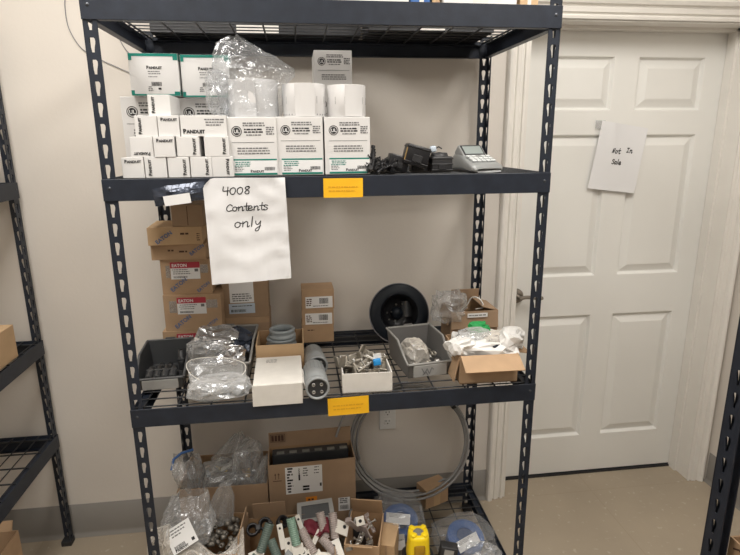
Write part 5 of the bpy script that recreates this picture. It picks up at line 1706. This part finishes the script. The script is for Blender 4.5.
MB().add([(x, y, z) for y in (0.0, 0.006) for (x, z) in [(-0.070, 0), (0.070, 0), (0.064, 0.072), (-0.064, 0.072)]] + [(x, y, z) for y in (0.0, 0.006) for (x, z) in [(-0.052, 0.014), (0.052, 0.014), (0.050, 0.058), (-0.050, 0.058)]],
         [(0, 1, 9, 8), (1, 2, 10, 9), (2, 3, 11, 10), (3, 0, 8, 11), (5, 4, 12, 13), (6, 5, 13, 14), (7, 6, 14, 15), (4, 7, 15, 12), (0, 4, 5, 1), (1, 5, 6, 2), (2, 6, 7, 3), (3, 7, 4, 0), (8, 9, 13, 12), (9, 10, 14, 13), (10, 11, 15, 14), (11, 8, 12, 15)]).build('frame', 'bin_label', t)
MB().box((-0.052, 0.004, 0.013), (0.052, 0.0055, 0.059)).build('dark_window', 'darkgrey', t)
# black cable rolls at the left back of that box
for k, (x, y, z, rz, lb) in enumerate(((0.302, 0.145, 0.318, 10, 'black cable loop at the left of the front box'), (0.345, 0.160, 0.325, -15, 'black cable loop in the middle behind the dull green tubes'), (0.398, 0.165, 0.322, 20, 'black cable loop right of the other black loops'))):
    t = thing('cable_loop', lb, 'cable', (x, y, z), (R(35), R(10 * k), R(rz)), 'black cable loops in the front box')
    pts = [((0.016 + 0.001 * (i / 18)) * math.cos(2 * PI * i / 18), (0.016 + 0.001 * (i / 18)) * math.sin(2 * PI * i / 18), 0.0090 * i / 18) for i in range(18 * 3 + 1)]
    MB().tube(pts, 0.0048, 8).build('cable_turns', 'black', t)
    MB().bbox((0.009, -0.010, -0.007), (0.026, 0.010, 0.034), 0.003).build('wrap', 'blackm', t)
# ---- right brown box of brackets
open_box('brown_box', 'open brown box of metal brackets between the front box and the blue rolls', 'box', (0.668, 0.050, Z1), R(-14), 0.120, 0.175, 0.168, ('card', 'cardin'), flaps=(('back', 0.075, -20, 0.004), ('front', 0.03, 60, 0.02)))
for k, (loc, ro, L, m, lb) in enumerate((((0.650, 0.120, 0.318), (R(-50), R(50), R(20)), 0.075, 'pinkgrey', 'pinkish bracket sloping at the left of the bracket box'), ((0.690, 0.115, 0.292), (R(-40), R(70), R(10)), 0.060, 'pinkgrey', 'pinkish bracket upright in the middle of the bracket box'),
                                         ((0.668, 0.085, 0.285), (R(-30), R(-50), R(40)), 0.060, 'silver', 'silver bracket across the bracket box'), ((0.705, 0.150, 0.300), (R(-30), R(60), R(-30)), 0.065, 'pinkgrey', 'pinkish bracket at the right side of the bracket box'),
                                         ((0.640, 0.075, 0.262), (R(-30), R(30), R(60)), 0.060, 'steel', 'dull steel bracket at the front left of the bracket box'), ((0.700, 0.075, 0.270), (R(-20), R(20), R(80)), 0.05, 'silver', 'silver bracket at the front right of the bracket box'))):
    t = clamp(lb, loc, ro, L, 0.024, 0.016, m)
    t['group'] = 'brackets in the bracket box'
t = thing('grey_canister', 'grey canister with a domed top behind the bracket box', 'canister', (0.690, 0.262, Z1 + 0.125), (0, 0, 0))
MB().lathe([(0.0, 0.022), (0.03, 0.020), (0.045, 0.008), (0.047, 0.0)], 28).build('dome', 'pvc', t)
MB().lathe([(0.0, -0.125), (0.047, -0.125), (0.047, 0.002), (0.045, 0.002)], 28, 0).build('skirt', 'darkgrey', t)

# ------------------------------------------------------------------ top shelf: carton edges above the beam
TOP = [(0.400, 0.430, 'white_carton', 'carton', 0.06, 'long white carton on the rack top, its lower edge over the middle of the beam'),
       (0.850, 0.060, 'blue_carton', 'blue', 0.06, 'blue carton edge on the rack top between the white cartons'),
       (0.886, 0.030, 'brown_carton', 'card', 0.06, 'thin brown carton edge on the rack top beside the blue one'),
       (1.010, 0.205, 'white_carton', 'carton', 0.05, 'white carton on the rack top, right of the blue carton'),
       (1.148, 0.052, 'brown_carton', 'card2', 0.05, 'brown carton edge at the right end of the rack top'),
       (0.390, 0.690, 'dark_filler', 'blackm', 0.485, 'added dark block at the back left of the rack top, darkening the gaps between wires'),  # added black blocks that darken the rear deck, here and next line
       (0.960, 0.420, 'dark_filler', 'blackm', 0.385, 'added dark block at the back right of the rack top, darkening the gaps between wires')]
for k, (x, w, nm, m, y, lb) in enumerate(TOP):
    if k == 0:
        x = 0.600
    t = closed_box(nm, lb, 'carton', (x, y, Z4), w, (0.57 - y) if nm == 'dark_filler' else 0.085, 0.11, 0, m)
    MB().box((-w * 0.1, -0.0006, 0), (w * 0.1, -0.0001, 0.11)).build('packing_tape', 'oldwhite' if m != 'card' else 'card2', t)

# ------------------------------------------------------------------ things on the left and right racks
t = closed_box('brown_carton', 'plain brown carton on the shelf of the left rack', 'carton', (-0.497, 0.435, 0.893), 0.30, 0.22, 0.118, R(90), 'card2')
t.location = (-0.497, 0.290, 0.893)
MB().box((-0.02, -0.0008, 0.0), (0.02, -0.0002, 0.118)).build('packing_tape', 'card', t)
for k in range(3):
    lb = ['lowest', 'middle', 'topmost'][k]
    t = closed_box('white_carton', 'small white carton, %s of the three stacked on the left rack' % lb, 'carton', (-0.500, 0.415, 1.486 + k * 0.062), 0.20, 0.16, 0.060, R(90), 'carton', 'white cartons on the left rack')
    MB().box((-0.05, -0.0008, 0.012), (0.05, -0.0002, 0.030)).build('pale_label', 'white_ink', t)
open_box('brown_box', 'open brown box on the floor beside the left rack', 'box', (-0.520, 0.120, 0.0), R(90), 0.34, 0.26, 0.300, ('card', 'cardin'), flaps=(('right', 0.035, 25, 0.02),))
rt = open_box('brown_box', 'open brown box with handwriting on the near right rack', 'box', (1.430, -0.760, 0.60), R(-90), 0.36, 0.28, 0.158, ('card', 'cardin'))
p = Print(T(0, -0.0006, 0) @ RX(PI / 2))
handwrite(p, 'Des', -0.150, 0.085, 0.030, 0.0030, 0.85, m=BROWN)
p.stroke([(-0.165, 0.138), (-0.150, 0.146), (-0.135, 0.136), (-0.128, 0.148)], 0.004, BROWN)
p.build('handwriting', rt)
